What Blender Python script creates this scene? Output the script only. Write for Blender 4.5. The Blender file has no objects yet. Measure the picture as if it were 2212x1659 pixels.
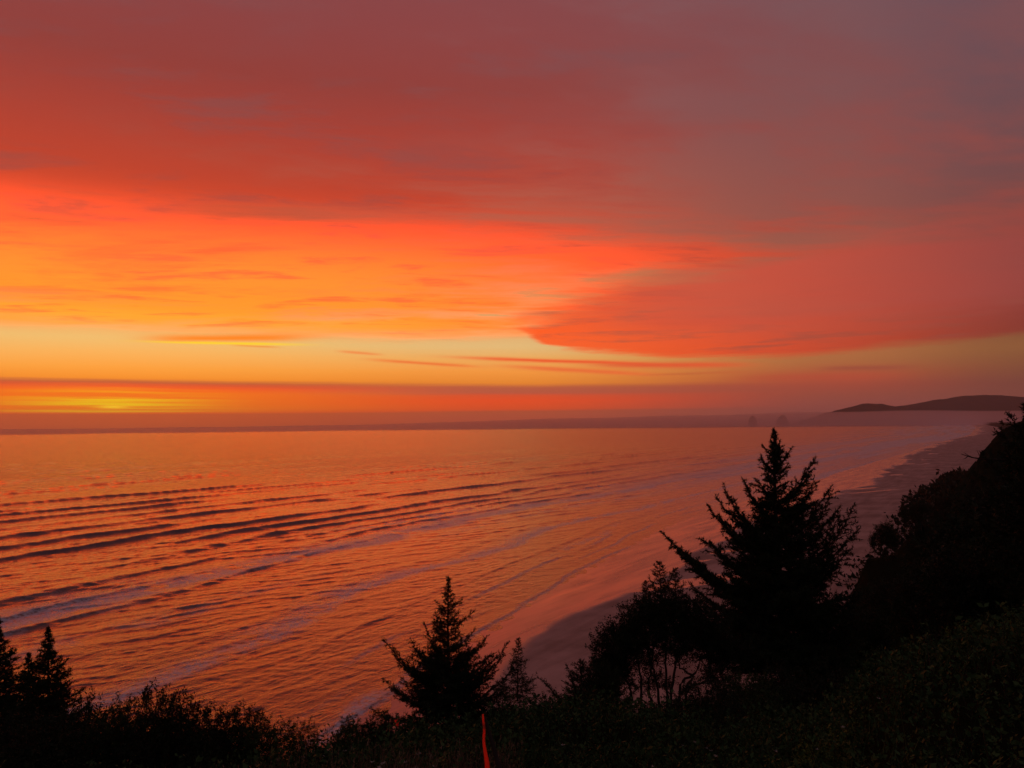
import bpy, bmesh, math, random
import numpy as np
from math import radians, sin, cos, pi
from mathutils import Vector, Matrix

rng = np.random.default_rng(7)
random.seed(7)
S = bpy.context.scene
COL = S.collection

# ------------------------------------------------------------------ camera
EYE = 50.0                                   # bluff viewpoint, metres over the sea
PITCH = math.atan(87.5 / 1660.0)
ROLL = radians(0.57)
cam_d = bpy.data.cameras.new('camera')
cam = bpy.data.objects.new('camera', cam_d)
COL.objects.link(cam)
cam_d.sensor_width = 36.0
cam_d.lens = 27.0
cam_d.clip_start = 0.1
cam_d.clip_end = 90000.0
cam.matrix_world = (Matrix.Translation((0, 0, EYE)) @ Matrix.Rotation(pi / 2 + PITCH, 4, 'X')
                    @ Matrix.Rotation(-ROLL, 4, 'Z'))
S.camera = cam

# ------------------------------------------------------------------ view
S.view_settings.view_transform = 'Standard'
S.view_settings.look = 'None'
S.view_settings.gamma = 1.0
S.view_settings.exposure = 0.0
S.view_settings.use_curve_mapping = False
S.cycles.volume_bounces = 1
S.cycles.max_bounces = 6
S.cycles.transparent_max_bounces = 8
S.cycles.sample_clamp_indirect = 4.0
S.cycles.use_denoising = True

SUN_AZ = radians(-27.5)                      # left of the view axis, measured from +Y
SUN_EL = radians(1.6)


def lin(c):
    """sRGB 0-255 -> linear"""
    o = []
    for v in c:
        v = v / 255.0
        o.append(v / 12.92 if v <= 0.04045 else ((v + 0.055) / 1.055) ** 2.4)
    return o


# ------------------------------------------------------------------ node helper
class NT:
    def __init__(self, tree):
        self.t = tree
        self.n = tree.nodes
        self.l = tree.links

    def sock(self, inp, v):
        if isinstance(v, bpy.types.NodeSocket):
            self.l.new(v, inp)
        elif v is not None:
            if inp.type == 'RGBA' and hasattr(v, '__len__') and len(v) == 3:
                v = (*v, 1.0)
            inp.default_value = v

    def m(self, op, a, b=None, c=None, clamp=False):
        nd = self.n.new('ShaderNodeMath')
        nd.operation = op
        nd.use_clamp = clamp
        self.sock(nd.inputs[0], a)
        if b is not None:
            self.sock(nd.inputs[1], b)
        if c is not None:
            self.sock(nd.inputs[2], c)
        return nd.outputs[0]

    def add(self, a, b): return self.m('ADD', a, b)
    def sub(self, a, b): return self.m('SUBTRACT', a, b)
    def mul(self, a, b): return self.m('MULTIPLY', a, b)

    def mr(self, v, a, b, c=0.0, d=1.0, smooth=True):
        nd = self.n.new('ShaderNodeMapRange')
        nd.interpolation_type = 'SMOOTHSTEP' if smooth else 'LINEAR'
        self.sock(nd.inputs['Value'], v)
        self.sock(nd.inputs['From Min'], a)
        self.sock(nd.inputs['From Max'], b)
        self.sock(nd.inputs['To Min'], c)
        self.sock(nd.inputs['To Max'], d)
        return nd.outputs[0]

    def ramp(self, v, stops):
        nd = self.n.new('ShaderNodeValToRGB')
        cr = nd.color_ramp
        while len(cr.elements) > 1:
            cr.elements.remove(cr.elements[0])
        for i, (p, c) in enumerate(stops):
            e = cr.elements[0] if i == 0 else cr.elements.new(p)
            e.position = p
            e.color = (*c, 1.0)
        self.sock(nd.inputs[0], v)
        return nd.outputs[0]

    def curve(self, v, pts):
        """scalar function through (x, y) points, both in 0..1"""
        nd = self.n.new('ShaderNodeFloatCurve')
        c = nd.mapping.curves[0]
        nd.mapping.extend = 'HORIZONTAL'
        c.points[0].location = pts[0]
        c.points[1].location = pts[-1]
        for p in pts[1:-1]:
            c.points.new(*p)
        nd.mapping.update()
        self.sock(nd.inputs['Value'], v)
        return nd.outputs[0]

    def mix(self, f, a, b, mode='MIX'):
        nd = self.n.new('ShaderNodeMix')
        nd.data_type = 'RGBA'
        nd.blend_type = mode
        self.sock(nd.inputs[0], f)
        self.sock(nd.inputs[6], a)
        self.sock(nd.inputs[7], b)
        return nd.outputs[2]

    def noise(self, vec, scale, detail=4.0, rough=0.5, dist=0.0, out=0):
        nd = self.n.new('ShaderNodeTexNoise')
        if vec is not None:
            self.l.new(vec, nd.inputs['Vector'])
        nd.inputs['Scale'].default_value = scale
        nd.inputs['Detail'].default_value = detail
        nd.inputs['Roughness'].default_value = rough
        nd.inputs['Distortion'].default_value = dist
        return nd.outputs[out]

    def xyz(self, x, y, z=0.0):
        nd = self.n.new('ShaderNodeCombineXYZ')
        self.sock(nd.inputs[0], x)
        self.sock(nd.inputs[1], y)
        self.sock(nd.inputs[2], z)
        return nd.outputs[0]


# ------------------------------------------------------------------ world: sunset sky
W = bpy.data.worlds.new("World")
S.world = W
W.use_nodes = True
W.node_tree.nodes.clear()
n = NT(W.node_tree)
tc = n.n.new('ShaderNodeTexCoord')
sp = n.n.new('ShaderNodeSeparateXYZ')
n.l.new(tc.outputs['Generated'], sp.inputs[0])
dx, dy, dz = sp.outputs
hor = n.m('SQRT', n.add(n.mul(dx, dx), n.mul(dy, dy)))
hor = n.m('MAXIMUM', hor, 1e-4)
tel = n.m('DIVIDE', dz, hor)                               # tan of elevation
el = n.m('MULTIPLY', n.m('ARCTANGENT', tel), 180 / pi)     # degrees
elc = n.m('MAXIMUM', el, 0.0)
az = n.mul(n.m('ARCTAN2', dx, dy), 180 / pi)               # 0 = view axis, + to the right
cosd = n.m('DIVIDE', n.add(n.mul(dx, sin(SUN_AZ)), n.mul(dy, cos(SUN_AZ))), hor)
delta = n.mul(n.m('ARCCOSINE', n.m('MINIMUM', n.m('MAXIMUM', cosd, -1.0), 1.0)), 180 / pi)
# long thin layering in the low sky, a slow wobble so that no band is ruler straight
az_v = n.xyz(n.mul(az, 0.05), n.mul(el, 1.0), 0.0)
wob = n.sub(n.noise(n.xyz(n.mul(az, 0.045), n.mul(el, 0.25)), 1.0, 3.0), 0.5)
fine = n.sub(n.noise(n.xyz(n.mul(az, 0.14), n.mul(el, 7.0), 3.0), 1.0, 5.0, 0.6), 0.5)
tilt = n.mul(n.sub(delta, 14.0), 0.0065)                   # the dark band sinks to the right
elw = n.add(n.add(elc, n.mul(wob, 0.25)), n.mul(fine, n.mr(elc, 0.9, 2.2, 0.02, 0.22)))
elw = n.add(elw, n.mul(tilt, n.mr(elc, 1.2, 2.6)))
ep = n.m('SQRT', n.m('DIVIDE', n.m('MAXIMUM', elw, 0.0), 90.0))


def R(stops):
    return [(math.sqrt(e / 90.0), lin(c)) for e, c in stops]


UP_A = [(9.0, (250, 118, 42)), (14, (200, 78, 46)), (22, (138, 62, 56)), (35, (112, 76, 82)), (90, (96, 88, 102))]
UP_B = [(9.0, (222, 146, 86)), (14, (186, 90, 64)), (22, (142, 76, 72)), (35, (122, 88, 92)), (90, (96, 88, 102))]
UP_C = [(9.0, (164, 92, 66)), (14, (140, 78, 68)), (22, (122, 76, 76)), (35, (108, 82, 90)), (90, (96, 88, 102))]
UP_D = [(9.0, (122, 70, 58)), (14, (112, 68, 66)), (22, (100, 72, 78)), (35, (96, 78, 90)), (90, (96, 88, 102))]
cA = n.ramp(ep, R([(0, (176, 80, 44)), (0.5, (204, 86, 40)), (0.93, (212, 90, 38)), (1.06, (255, 104, 8)), (1.3, (255, 122, 0)),
                   (1.75, (255, 112, 8)), (2.35, (255, 112, 10)), (2.62, (255, 88, 24)), (2.85, (226, 74, 42)), (3.05, (186, 84, 54)),
                   (3.3, (250, 146, 40)), (4.0, (254, 164, 62)), (5.0, (248, 180, 92)), (5.9, (236, 190, 112))] + UP_A))
cB = n.ramp(ep, R([(0, (176, 80, 58)), (0.5, (192, 88, 58)), (0.93, (200, 92, 54)), (1.1, (255, 88, 26)), (1.8, (255, 80, 26)),
                   (2.2, (232, 82, 42)), (2.45, (188, 90, 66)), (2.85, (190, 92, 62)), (3.15, (240, 140, 44)), (4.0, (250, 156, 62)),
                   (5.0, (240, 174, 92)), (5.9, (228, 188, 122))] + UP_B))
cC = n.ramp(ep, R([(0, (112, 78, 78)), (0.4, (124, 78, 75)), (1.0, (148, 80, 72)), (1.9, (152, 76, 62)), (2.8, (166, 74, 56)),
                   (3.5, (176, 86, 54)), (4.4, (172, 104, 60)), (5.4, (176, 108, 62)), (6.2, (170, 102, 64))] + UP_C))
cD = n.ramp(ep, R([(0, (106, 74, 73)), (0.6, (116, 75, 71)), (1.6, (122, 70, 60)), (2.6, (118, 66, 56)), (3.6, (128, 76, 52)),
                   (4.8, (138, 88, 52)), (5.8, (132, 82, 52)), (6.4, (120, 74, 54))] + UP_D))
cE = n.ramp(ep, R([(0, (64, 54, 62)), (2.6, (72, 56, 64)), (6, (84, 62, 72)), (14, (92, 72, 84)), (35, (98, 86, 100)), (90, (102, 96, 108))]))
sky = n.mix(n.mr(delta, 6, 27), cA, cB)
sky = n.mix(n.mr(delta, 27, 51), sky, cC)
sky = n.mix(n.mr(delta, 50, 62), sky, cD)
sky = n.mix(n.mr(delta, 62, 125), sky, cE)

# the sun's glow through the striped layer over the horizon bank
g1 = n.m('EXPONENT', n.mul(-1.0, n.m('POWER', n.m('DIVIDE', delta, 5.4), 2.0)))
g2 = n.m('EXPONENT', n.mul(-1.0, n.m('POWER', n.m('DIVIDE', n.sub(elw, 1.55), 0.75), 2.0)))
str_ = n.noise(n.xyz(n.mul(az, 0.05), n.mul(elw, 4.6), 8.0), 1.0, 3.0, 0.6)
str_ = n.mr(str_, 0.40, 0.60, 0.05, 1.0)
glow = n.mul(n.mul(g1, g2), str_)
glow = n.mul(glow, n.mr(elw, 1.0, 1.12))
sky = n.mix(n.m('MINIMUM', n.mul(glow, 0.95), 1.0), sky, lin((255, 222, 0)))
g3 = n.mul(n.m('EXPONENT', n.mul(-1.0, n.m('POWER', n.m('DIVIDE', delta, 0.9), 2.0))),
           n.m('EXPONENT', n.mul(-1.0, n.m('POWER', n.m('DIVIDE', n.sub(elc, 1.42), 0.10), 2.0))))
sky = n.mix(n.mul(g3, 0.85), sky, (1.3, 0.95, 0.02))
# one continuous bright line along the top of the bank
g4 = n.mul(n.m('EXPONENT', n.mul(-1.0, n.m('POWER', n.m('DIVIDE', delta, 5.0), 2.0))),
           n.m('EXPONENT', n.mul(-1.0, n.m('POWER', n.m('DIVIDE', n.sub(elc, 1.13), 0.06), 2.0))))
sky = n.mix(n.mul(g4, 0.8), sky, lin((255, 205, 0)))

# --- clouds above the clear gold strip: flat deck, streaks converge to the horizon
iz = n.m('DIVIDE', 1.0, n.m('MAXIMUM', n.add(tel, 0.03), 0.02))
px = n.mul(n.m('DIVIDE', dx, hor), iz)
py = n.mul(n.m('DIVIDE', dy, hor), iz)
deck = n.xyz(n.add(n.mul(px, 0.50), n.mul(py, 0.10)), n.sub(n.mul(py, 1.15), n.mul(px, 0.12)), 0.0)
rag0 = n.sub(n.noise(n.xyz(n.mul(az, 0.07), n.mul(el, 0.9), 6.0), 1.0, 5.0, 0.6), 0.5)
c1 = n.noise(deck, 0.62, 8.0, 0.60, 0.5)
c2 = n.noise(deck, 2.6, 6.0, 0.62, 0.3)
cl = n.add(n.mul(c1, 0.72), n.mul(c2, 0.28))
cl = n.mr(cl, n.mr(delta, 15, 50, 0.39, 0.43), n.mr(delta, 15, 50, 0.53, 0.57))
cl = n.mul(cl, n.mr(n.add(el, n.mul(rag0, 2.2)), 6.0, 7.6))
lit = n.ramp(ep, R([(5.5, (255, 118, 22)), (8, (255, 82, 12)), (12, (250, 74, 20)), (17, (184, 58, 36)), (24, (140, 56, 50)), (38, (118, 70, 78)), (90, (98, 82, 96))]))
boost = n.add(1.0, n.mul(n.mul(n.mr(delta, 10, 48, 1.0, 0.0), n.mr(el, 5.5, 8.0)), n.mr(el, 10.0, 16.5, 2.8, 0.0)))
bv = n.n.new('ShaderNodeVectorMath'); bv.operation = 'SCALE'
n.l.new(lit, bv.inputs[0]); n.l.new(boost, bv.inputs['Scale'])
lit = bv.outputs[0]
dim = n.ramp(ep, R([(5.5, (160, 60, 44)), (12, (146, 66, 54)), (24, (118, 74, 76)), (38, (100, 80, 90)), (90, (86, 78, 94))]))
litc = n.mix(n.mr(delta, 18, 70), lit, dim)
litc = n.mix(n.mul(n.mr(c2, 0.50, 0.68), 0.55), litc, dim)
sky = n.mix(n.mul(cl, 0.9), sky, litc)

# --- the big red-orange cloud at upper right (lower edge as a function of azimuth)
azn = n.mr(az, -10.0, 50.0, 0.0, 1.0, smooth=False)
# edge elevation in degrees / 10
pts = []
for x_, e_ in ((-10, 9.9), (0.4, 6.9), (1.8, 6.15), (3.4, 5.6), (6.6, 5.15), (11.6, 4.65), (15.0, 4.45), (19.6, 4.35), (25.0, 4.55), (29.6, 4.75), (33.5, 5.0), (50, 6.0)):
    pts.append(((x_ + 10) / 60.0, e_ / 10.0))
edge = n.mul(n.curve(azn, pts), 10.0)
rag = n.sub(n.noise(n.xyz(n.mul(az, 0.12), n.mul(el, 1.7), 5.0), 1.0, 6.0, 0.66), 0.5)
dd = n.add(n.sub(el, edge), n.mul(rag, 1.3))
big = n.mr(dd, -0.05, n.mr(delta, 30, 50, 0.4, 0.8))
ptt = [((x_ + 10) / 60.0, e_ / 20.0) for x_, e_ in ((-10, 3.0), (-1, 6.0), (1.5, 7.6), (4, 8.6), (9, 9.8), (16, 10.9), (30, 12.2), (50, 12.5))]
ctop = n.mul(n.curve(azn, ptt), 20.0)
big = n.mul(big, n.mr(n.add(n.sub(el, ctop), n.mul(rag0, 5.0)), -1.2, 1.8, 1.0, 0.0))
bigc = n.mix(n.mr(delta, 28, 50), lin((255, 84, 16)), lin((216, 70, 38)))
bigc = n.mix(n.mr(delta, 42, 66), bigc, lin((120, 48, 42)))
bigc = n.mix(n.mr(delta, 61, 95), bigc, lin((84, 54, 62)))
tex = n.noise(n.xyz(n.mul(az, 0.13), n.mul(el, 1.6), 9.0), 1.0, 5.0, 0.6)
bigc = n.mix(n.mul(n.mr(tex, 0.47, 0.66), n.mr(dd, 0.35, 1.1, 0.1, 0.6)), bigc, lin((140, 70, 58)))
duskc = n.mix(n.mr(delta, 40, 75), lin((196, 78, 58)), lin((112, 58, 62)))
bigc = n.mix(n.mul(n.mr(n.add(dd, n.mul(rag, 1.2)), 0.5, 3.6), n.mr(delta, 26, 44, 0.2, 0.9)), bigc, duskc)
sky = n.mix(n.mul(big, 0.93), sky, bigc)


def lens(a0, e0, a1, e1, th, col, k):
    """one thin streak cloud between two directions (degrees)"""
    global sky
    L = math.hypot(a1 - a0, e1 - e0)
    ux, uy = (a1 - a0) / L, (e1 - e0) / L
    mx, my = (a0 + a1) / 2, (e0 + e1) / 2
    ax_, ey_ = n.sub(az, mx), n.sub(n.add(el, n.mul(rag, 0.22)), my)
    u = n.add(n.mul(ax_, ux), n.mul(ey_, uy))
    v = n.sub(n.mul(ey_, ux), n.mul(ax_, uy))
    q = n.add(n.m('POWER', n.m('ABSOLUTE', n.mul(u, 2 / L)), 4.0), n.m('POWER', n.mul(n.m('ABSOLUTE', v), 1.0 / th), 2.0))
    f = n.mul(n.m('EXPONENT', n.mul(q, -1.0)), k)
    sky = n.mix(f, sky, lin(col))


lens(-4.0, 5.02, 11.5, 4.30, 0.13, (242, 92, 42), 1.0)
lens(6.0, 4.35, 17.0, 4.1, 0.22, (228, 84, 44), 0.9)
lens(-0.5, 4.35, 10.8, 3.55, 0.17, (240, 106, 52), 0.85)
lens(10.0, 3.55, 17.5, 3.60, 0.09, (196, 96, 50), 0.6)
lens(-10.3, 4.85, -2.7, 4.35, 0.11, (242, 110, 48), 0.85)
lens(-12.7, 5.45, -9.7, 5.25, 0.09, (244, 120, 56), 0.7)
lens(-20.0, 5.75, -17.0, 5.68, 0.07, (240, 130, 40), 0.7)
lens(-25.5, 6.05, -15.0, 6.45, 0.26, (255, 128, 6), 0.95)
lens(-25.5, 5.82, -15.5, 5.90, 0.09, (255, 214, 10), 0.9)
lens(16.5, 3.15, 27.0, 3.00, 0.32, (184, 72, 52), 0.6)
lens(22.0, 3.65, 27.5, 3.55, 0.16, (152, 70, 56), 0.7)

# a little physical sky added on top (the sun is down in the cloud bank)
nish = n.n.new('ShaderNodeTexSky')
nish.sky_type = 'NISHITA'
nish.sun_disc = False
nish.sun_elevation = SUN_EL
nish.sun_rotation = SUN_AZ
bg1 = n.n.new('ShaderNodeBackground')
bg2 = n.n.new('ShaderNodeBackground')
n.l.new(sky, bg1.inputs[0])
bg1.inputs[1].default_value = 1.10
n.l.new(nish.outputs[0], bg2.inputs[0])
bg2.inputs[1].default_value = 0.004
ads = n.n.new('ShaderNodeAddShader')
n.l.new(bg1.outputs[0], ads.inputs[0])
n.l.new(bg2.outputs[0], ads.inputs[1])
wo = n.n.new('ShaderNodeOutputWorld')
n.l.new(ads.outputs[0], wo.inputs[0])
W.cycles.sampling_method = 'MANUAL'
W.cycles.sample_map_resolution = 2048

# ------------------------------------------------------------------ sun (veiled, almost set)
sl = bpy.data.lights.new('sun', 'SUN')
sl.energy = 0.012
sl.color = (1.0, 0.42, 0.12)
sl.angle = radians(50.0)
so = bpy.data.objects.new('sun', sl)
COL.objects.link(so)
sd = Vector((sin(SUN_AZ) * cos(radians(4)), cos(SUN_AZ) * cos(radians(4)), sin(radians(4))))
so.rotation_euler = sd.to_track_quat('Z', 'Y').to_euler()


# ------------------------------------------------------------------ helpers
def smooth(a, b, x):
    t = np.clip((x - a) / (b - a), 0, 1)
    return t * t * (3 - 2 * t)


_tab = rng.random((256, 256))


def vnoise(x, y, seed=0):
    """smooth value noise 0..1 (numpy)"""
    x = np.asarray(x, float) + seed * 17.31
    y = np.asarray(y, float) + seed * 9.77
    xi = np.floor(x).astype(int)
    yi = np.floor(y).astype(int)
    fx, fy = x - xi, y - yi
    fx = fx * fx * fx * (fx * (fx * 6 - 15) + 10)
    fy = fy * fy * fy * (fy * (fy * 6 - 15) + 10)
    a = _tab[xi & 255, yi & 255]
    b = _tab[(xi + 1) & 255, yi & 255]
    c = _tab[xi & 255, (yi + 1) & 255]
    d = _tab[(xi + 1) & 255, (yi + 1) & 255]
    return (a * (1 - fx) + b * fx) * (1 - fy) + (c * (1 - fx) + d * fx) * fy


def fbm(x, y, o=4, seed=0):
    s, a, t = 0.0, 1.0, 0.0
    for i in range(o):
        s = s + a * vnoise(x * 2 ** i, y * 2 ** i, seed + i * 3)
        t += a
        a *= 0.5
    return s / t


def mesh_from(name, V, F, mat, k=None, attrs=None, shade=True):
    """V (n,3), F (m,k) -> mesh datablock"""
    V = np.ascontiguousarray(V, dtype=np.float32)
    F = np.ascontiguousarray(F, dtype=np.int32)
    k = F.shape[1]
    me = bpy.data.meshes.new(name)
    me.vertices.add(len(V))
    me.vertices.foreach_set('co', V.ravel())
    me.loops.add(F.size)
    me.loops.foreach_set('vertex_index', F.ravel())
    me.polygons.add(len(F))
    me.polygons.foreach_set('loop_start', np.arange(0, F.size, k, dtype=np.int32))
    if shade:
        me.polygons.foreach_set('use_smooth', np.ones(len(F), dtype=bool))
    me.update(calc_edges=True)
    for an, av in (attrs or {}).items():
        at_ = me.attributes.new(an, 'FLOAT', 'POINT')
        at_.data.foreach_set('value', np.ascontiguousarray(av, dtype=np.float32))
    if mat:
        me.materials.append(mat)
    return me


def link(name, me, parent=None, loc=None):
    o = bpy.data.objects.new(name, me)
    COL.objects.link(o)
    if parent is not None:
        o.parent = parent
    if loc is not None:
        o.location = loc
    return o


def tag(o, label, cat, group=None, kind=None):
    o['label'] = label
    o['category'] = cat
    if group:
        o['group'] = group
    if kind:
        o['kind'] = kind
    return o


def thing(name, loc, label, cat, group=None, rz=0.0, s=1.0):
    o = bpy.data.objects.new(name, None)
    COL.objects.link(o)
    o.location = loc
    o.rotation_euler = (0, 0, rz)
    o.scale = (s, s, s)
    return tag(o, label, cat, group)


def grid_faces(nr, nc):
    a = np.arange(nr * nc).reshape(nr, nc)
    return np.stack([a[:-1, :-1], a[:-1, 1:], a[1:, 1:], a[1:, :-1]], -1).reshape(-1, 4)


def mat_new(name):
    m = bpy.data.materials.new(name)
    m.use_nodes = True
    m.node_tree.nodes.clear()
    t = NT(m.node_tree)
    out = t.n.new('ShaderNodeOutputMaterial')
    return m, t, out


def bsdf(t, **kw):
    b = t.n.new('ShaderNodeBsdfPrincipled')
    for k, v in kw.items():
        t.sock(b.inputs[k.replace('_', ' ')], v)
    return b


# ------------------------------------------------------------------ coast lines
WX = np.array([(-260, -400), (-120, -60), (-60, 40), (-28.9, 124.4), (-19.9, 147.6), (-13.2, 169.9), (-4.7, 190), (6.7, 222.9), (31.5, 278.5),
               (73, 371.5), (144.2, 486.6), (267.6, 674.8), (548, 1102.4), (1079, 1912), (1520, 2560), (2950, 4900), (5300, 8900),
               (9000, 16000), (16000, 30000)], float)
DX = np.array([(-160, -400), (-60, -60), (-25, 40), (-5.6, 124), (-1.0, 147.1), (3.5, 169.4), (9, 190), (22, 216), (41, 240.1), (58.8, 266.8),
               (80.5, 308.8), (112.0, 368.8), (168.8, 454.6), (259.0, 574.1), (336.7, 698.4), (571.5, 1097.6), (860, 1560.8), (1290, 2200),
               (1545, 2540), (2990, 4900), (5350, 8900), (9100, 16000), (16100, 30000)], float)
TX = np.array([(-130, -400), (-35, -60), (-14, 40), (18, 80), (50, 130), (66, 160), (84, 195), (100, 215), (135, 270), (258, 475), (424, 715), (640, 1070), (935, 1500),
               (1580, 2484), (3080, 4900), (5420, 8900), (9200, 16000), (16300, 30000)], float)


def coast(P, y):
    yy = P[:, 1]
    xx = P[:, 0]
    # smooth the polyline by averaging a few shifted samples
    w = 6 + 0.03 * np.abs(y)
    s = 0.0
    for k in (-1, -0.5, 0, 0.5, 1):
        s = s + np.interp(y + k * w, yy, xx)
    return s / 5


# ------------------------------------------------------------------ sea surface
def build_sea():
    az_ = np.concatenate([np.linspace(-100, -37, 36)[:-1], np.linspace(-37, 37, 760), np.linspace(37, 75, 24)[1:]])
    az_ = np.radians(az_)
    # rings: even steps of depression angle near, stretching out to 30 km
    dep = np.linspace(math.atan(50 / 96.0), math.atan(50 / 5200.0), 980)
    r = np.concatenate([50 / np.tan(dep), np.geomspace(5200, 30000, 40)[1:]])
    Rr, A = np.meshgrid(r, az_, indexing='ij')
    X, Y = Rr * np.sin(A), Rr * np.cos(A)
    wy = Y + 14 * (vnoise(X / 70, Y / 70, 3) - .5)
    s = (coast(WX, wy) - X) * 0.82                    # metres seaward of the swash line
    t = Y
    s2 = s + 16 * (fbm(t / 85 + s / 400, s / 75, 3, 5) - .5) * smooth(0, 60, s) + 3.2 * (vnoise(X / 19, Y / 19, 8) - .5)
    # phase of the swell: short in the shallows, long offshore
    lam = 12 + 20 * smooth(20, 320, s2) + 30 * smooth(500, 2500, s2)
    grid_s = np.linspace(-60, 40000, 40000)
    lg = 12 + 20 * smooth(20, 320, grid_s) + 30 * smooth(500, 2500, grid_s)
    ph = np.interp(s2, grid_s, np.concatenate([[0], np.cumsum(np.diff(grid_s) / lg[1:])]))
    idx = np.floor(ph)
    fr = ph - idx                                     # 0..1, grows seaward
    # each crest swells and dies along its length
    al = vnoise(t / (70 + 0.05 * np.abs(t)) + idx * 3.7, idx * 1.9, 11)
    al = smooth(0.18, 0.72, al)
    c = 0.42
    dd_ = fr - c
    prof = np.where(dd_ < 0, np.exp(-(dd_ / 0.085) ** 2), np.exp(-(dd_ / 0.26) ** 2))
    amp = 0.14 * smooth(0, 30, s) + 0.60 * smooth(62, 130, s) + 0.42 * smooth(130, 190, s) - 0.32 * smooth(330, 620, s) - 0.38 * smooth(620, 1500, s) - 0.3 * smooth(1500, 4000, s)
    Z = amp * prof * (0.06 + 1.0 * al) * (.55 + .9 * vnoise(X / 42, Y / 42, 12)) * np.clip(1.9 - Rr / 1500, 0, 1)
    # second, crossing family of swell
    q = (X * 0.25 - Y * 0.97)
    Z += 0.10 * smooth(60, 240, s) * np.sin(q / 5.1 + 3 * vnoise(X / 55, Y / 30, 21)) * vnoise(X / 60, Y / 60, 25)
    # chop, stretched along the crests
    ux, uy = X * 0.58 + Y * 0.81, -X * 0.81 + Y * 0.58
    fade = np.clip(1.35 - Rr / 900, 0.0, 1)
    shal = smooth(-4, 14, s) * (0.55 + 0.45 * smooth(60, 200, s))
    rid = 1 - np.abs(2 * fbm(ux / 9.5 + 0.4 * np.sin(uy / 14), uy / 3.3, 3, 31) - 1) * 2.2
    chop = 0.17 * rid + 0.13 * (fbm(X / 3.0, Y / 1.6, 2, 41) - .5) * 2
    # low cross-chop pattern near the point at the bottom left
    cross = np.sin((X * 0.86 + Y * 0.5) / 1.35 + 5 * vnoise(X / 12, Y / 12, 51)) * 0.035 * vnoise(X / 20, Y / 20, 53) * smooth(80, 0, s)
    Z += (chop * fade * shal) * 0.85 + cross
    # two short wind-wave trains running in with the swell
    tt_ = X * .82 + Y * .57
    for lam_, a_, sd_, st_, nx_, ny_ in ((4.6, .17, 101, 20, -.44, .90), (7.4, .20, 113, 30, -.62, .78), (11.5, .26, 107, 46, -.54, .84)):
        pw = (nx_ * X + ny_ * Y + 4.5 * (fbm(X / 16, Y / 16, 3, sd_) - .5) + 15 * (vnoise(X / 52, Y / 52, sd_ + 1) - .5)) / lam_
        ix_ = np.floor(pw); fr_ = pw - ix_ - .4
        pr_ = np.where(fr_ < 0, np.exp(-(fr_ / .14) ** 2), np.exp(-(fr_ / .30) ** 2))
        on_ = smooth(.30, .80, vnoise(tt_ / st_ * 1.6 + ix_ * 5.3, ix_ * 2.7, sd_ + 2)) * (.4 + .9 * vnoise(X / 30, Y / 30, sd_ + 3))
        Z += a_ * pr_ * on_ * smooth(6, 70, s) * np.clip(1.5 - Rr / (90 * lam_), 0, 1)
    # thin swash steps near the edge
    sw = s + 5.5 * (fbm(t / 26, s / 30, 3, 61) - .5)
    for k_, s0 in enumerate((2.5, 9.5, 17.0, 27.0)):
        on = smooth(0.32, 0.6, vnoise(t / 32 + k_ * 9, k_ * 5.0, 63))
        Z += 0.13 * on * np.where(sw > s0, np.exp(-((sw - s0) / 2.2) ** 2), np.exp(-((sw - s0) / 0.5) ** 2))
    Z += 0.04
    # ---- foam mask
    foam = np.zeros_like(Z)
    wn = fbm(X / 9, Y / 7, 4, 71)
    big_ = vnoise(t / 120, 3.0, 73)

    def band(s0, w_front, w_back, amp_, along, seed):
        sb = s + 26 * (fbm(t / 74, s / 130, 4, seed) - .5)
        d_ = sb - s0
        m_ = np.where(d_ < 0, np.exp(-(d_ / w_front) ** 2), np.exp(-(d_ / w_back) ** 2))
        return m_ * amp_ * smooth(*along, vnoise(t / 95, s0 * .1, seed + 1) + 0.25)
    foam = np.maximum(foam, band(96, 4.5, 13, 1.0, (0.1, 0.4), 81) * smooth(0.28, 0.58, wn + 0.12))
    foam = np.maximum(foam, band(122, 3, 9, 0.75, (0.55, 0.95), 85) * smooth(0.34, 0.62, wn + 0.06))
    foam = np.maximum(foam, band(74, 2.0, 7, 0.6, (0.35, 0.8), 89) * smooth(0.3, 0.62, wn + 0.06))
    foam = np.maximum(foam, band(40, 2.0, 5.5, 0.85, (0.15, 0.55), 93) * smooth(0.28, 0.6, wn + 0.06))
    foam = np.maximum(foam, band(24, 1.0, 3.0, 0.5, (0.4, 0.9), 97) * smooth(0.35, 0.6, wn + 0.05))
    foam = np.maximum(foam, 0.55 * smooth(-92, -120, X) * smooth(88, 98, s) * smooth(135, 112, s) * smooth(0.30, 0.55, wn) * smooth(260, 225, Y))
    for k_, s0 in enumerate((2.0, 9.0, 16.5)):
        on = smooth(0.32, 0.6, vnoise(t / 32 + k_ * 9, k_ * 5.0, 63))
        foam = np.maximum(foam, 0.5 * on * np.exp(-((sw - s0) / 0.9) ** 2))
    # foam trail washed up beside the small spruce
    da = (X + 30) * 0.90 - (Y - 136) * 0.43
    db = (X + 30) * 0.43 + (Y - 136) * 0.90
    foam = np.maximum(foam, 1.0 * np.exp(-((da - 2 + 2 * np.sin(db / 6)) / 2.3) ** 2) * np.exp(-(db / 13.0) ** 4) * smooth(0.3, 0.6, wn + 0.12))
    # far surf in the haze on the right
    foam = np.maximum(foam, smooth(330, 800, Y) * smooth(150 + .14 * np.clip(Y, 0, 4000), 30, s) * (0.40 + 0.6 * smooth(0.40, 0.62, fbm(s / 26, t / 420, 3, 99))))
    turb = smooth(260, 10, s)                       # sand-laden shallow water
    V = np.stack([X, Y, Z], -1).reshape(-1, 3)
    return V, grid_faces(*X.shape), foam.ravel(), turb.ravel()


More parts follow.
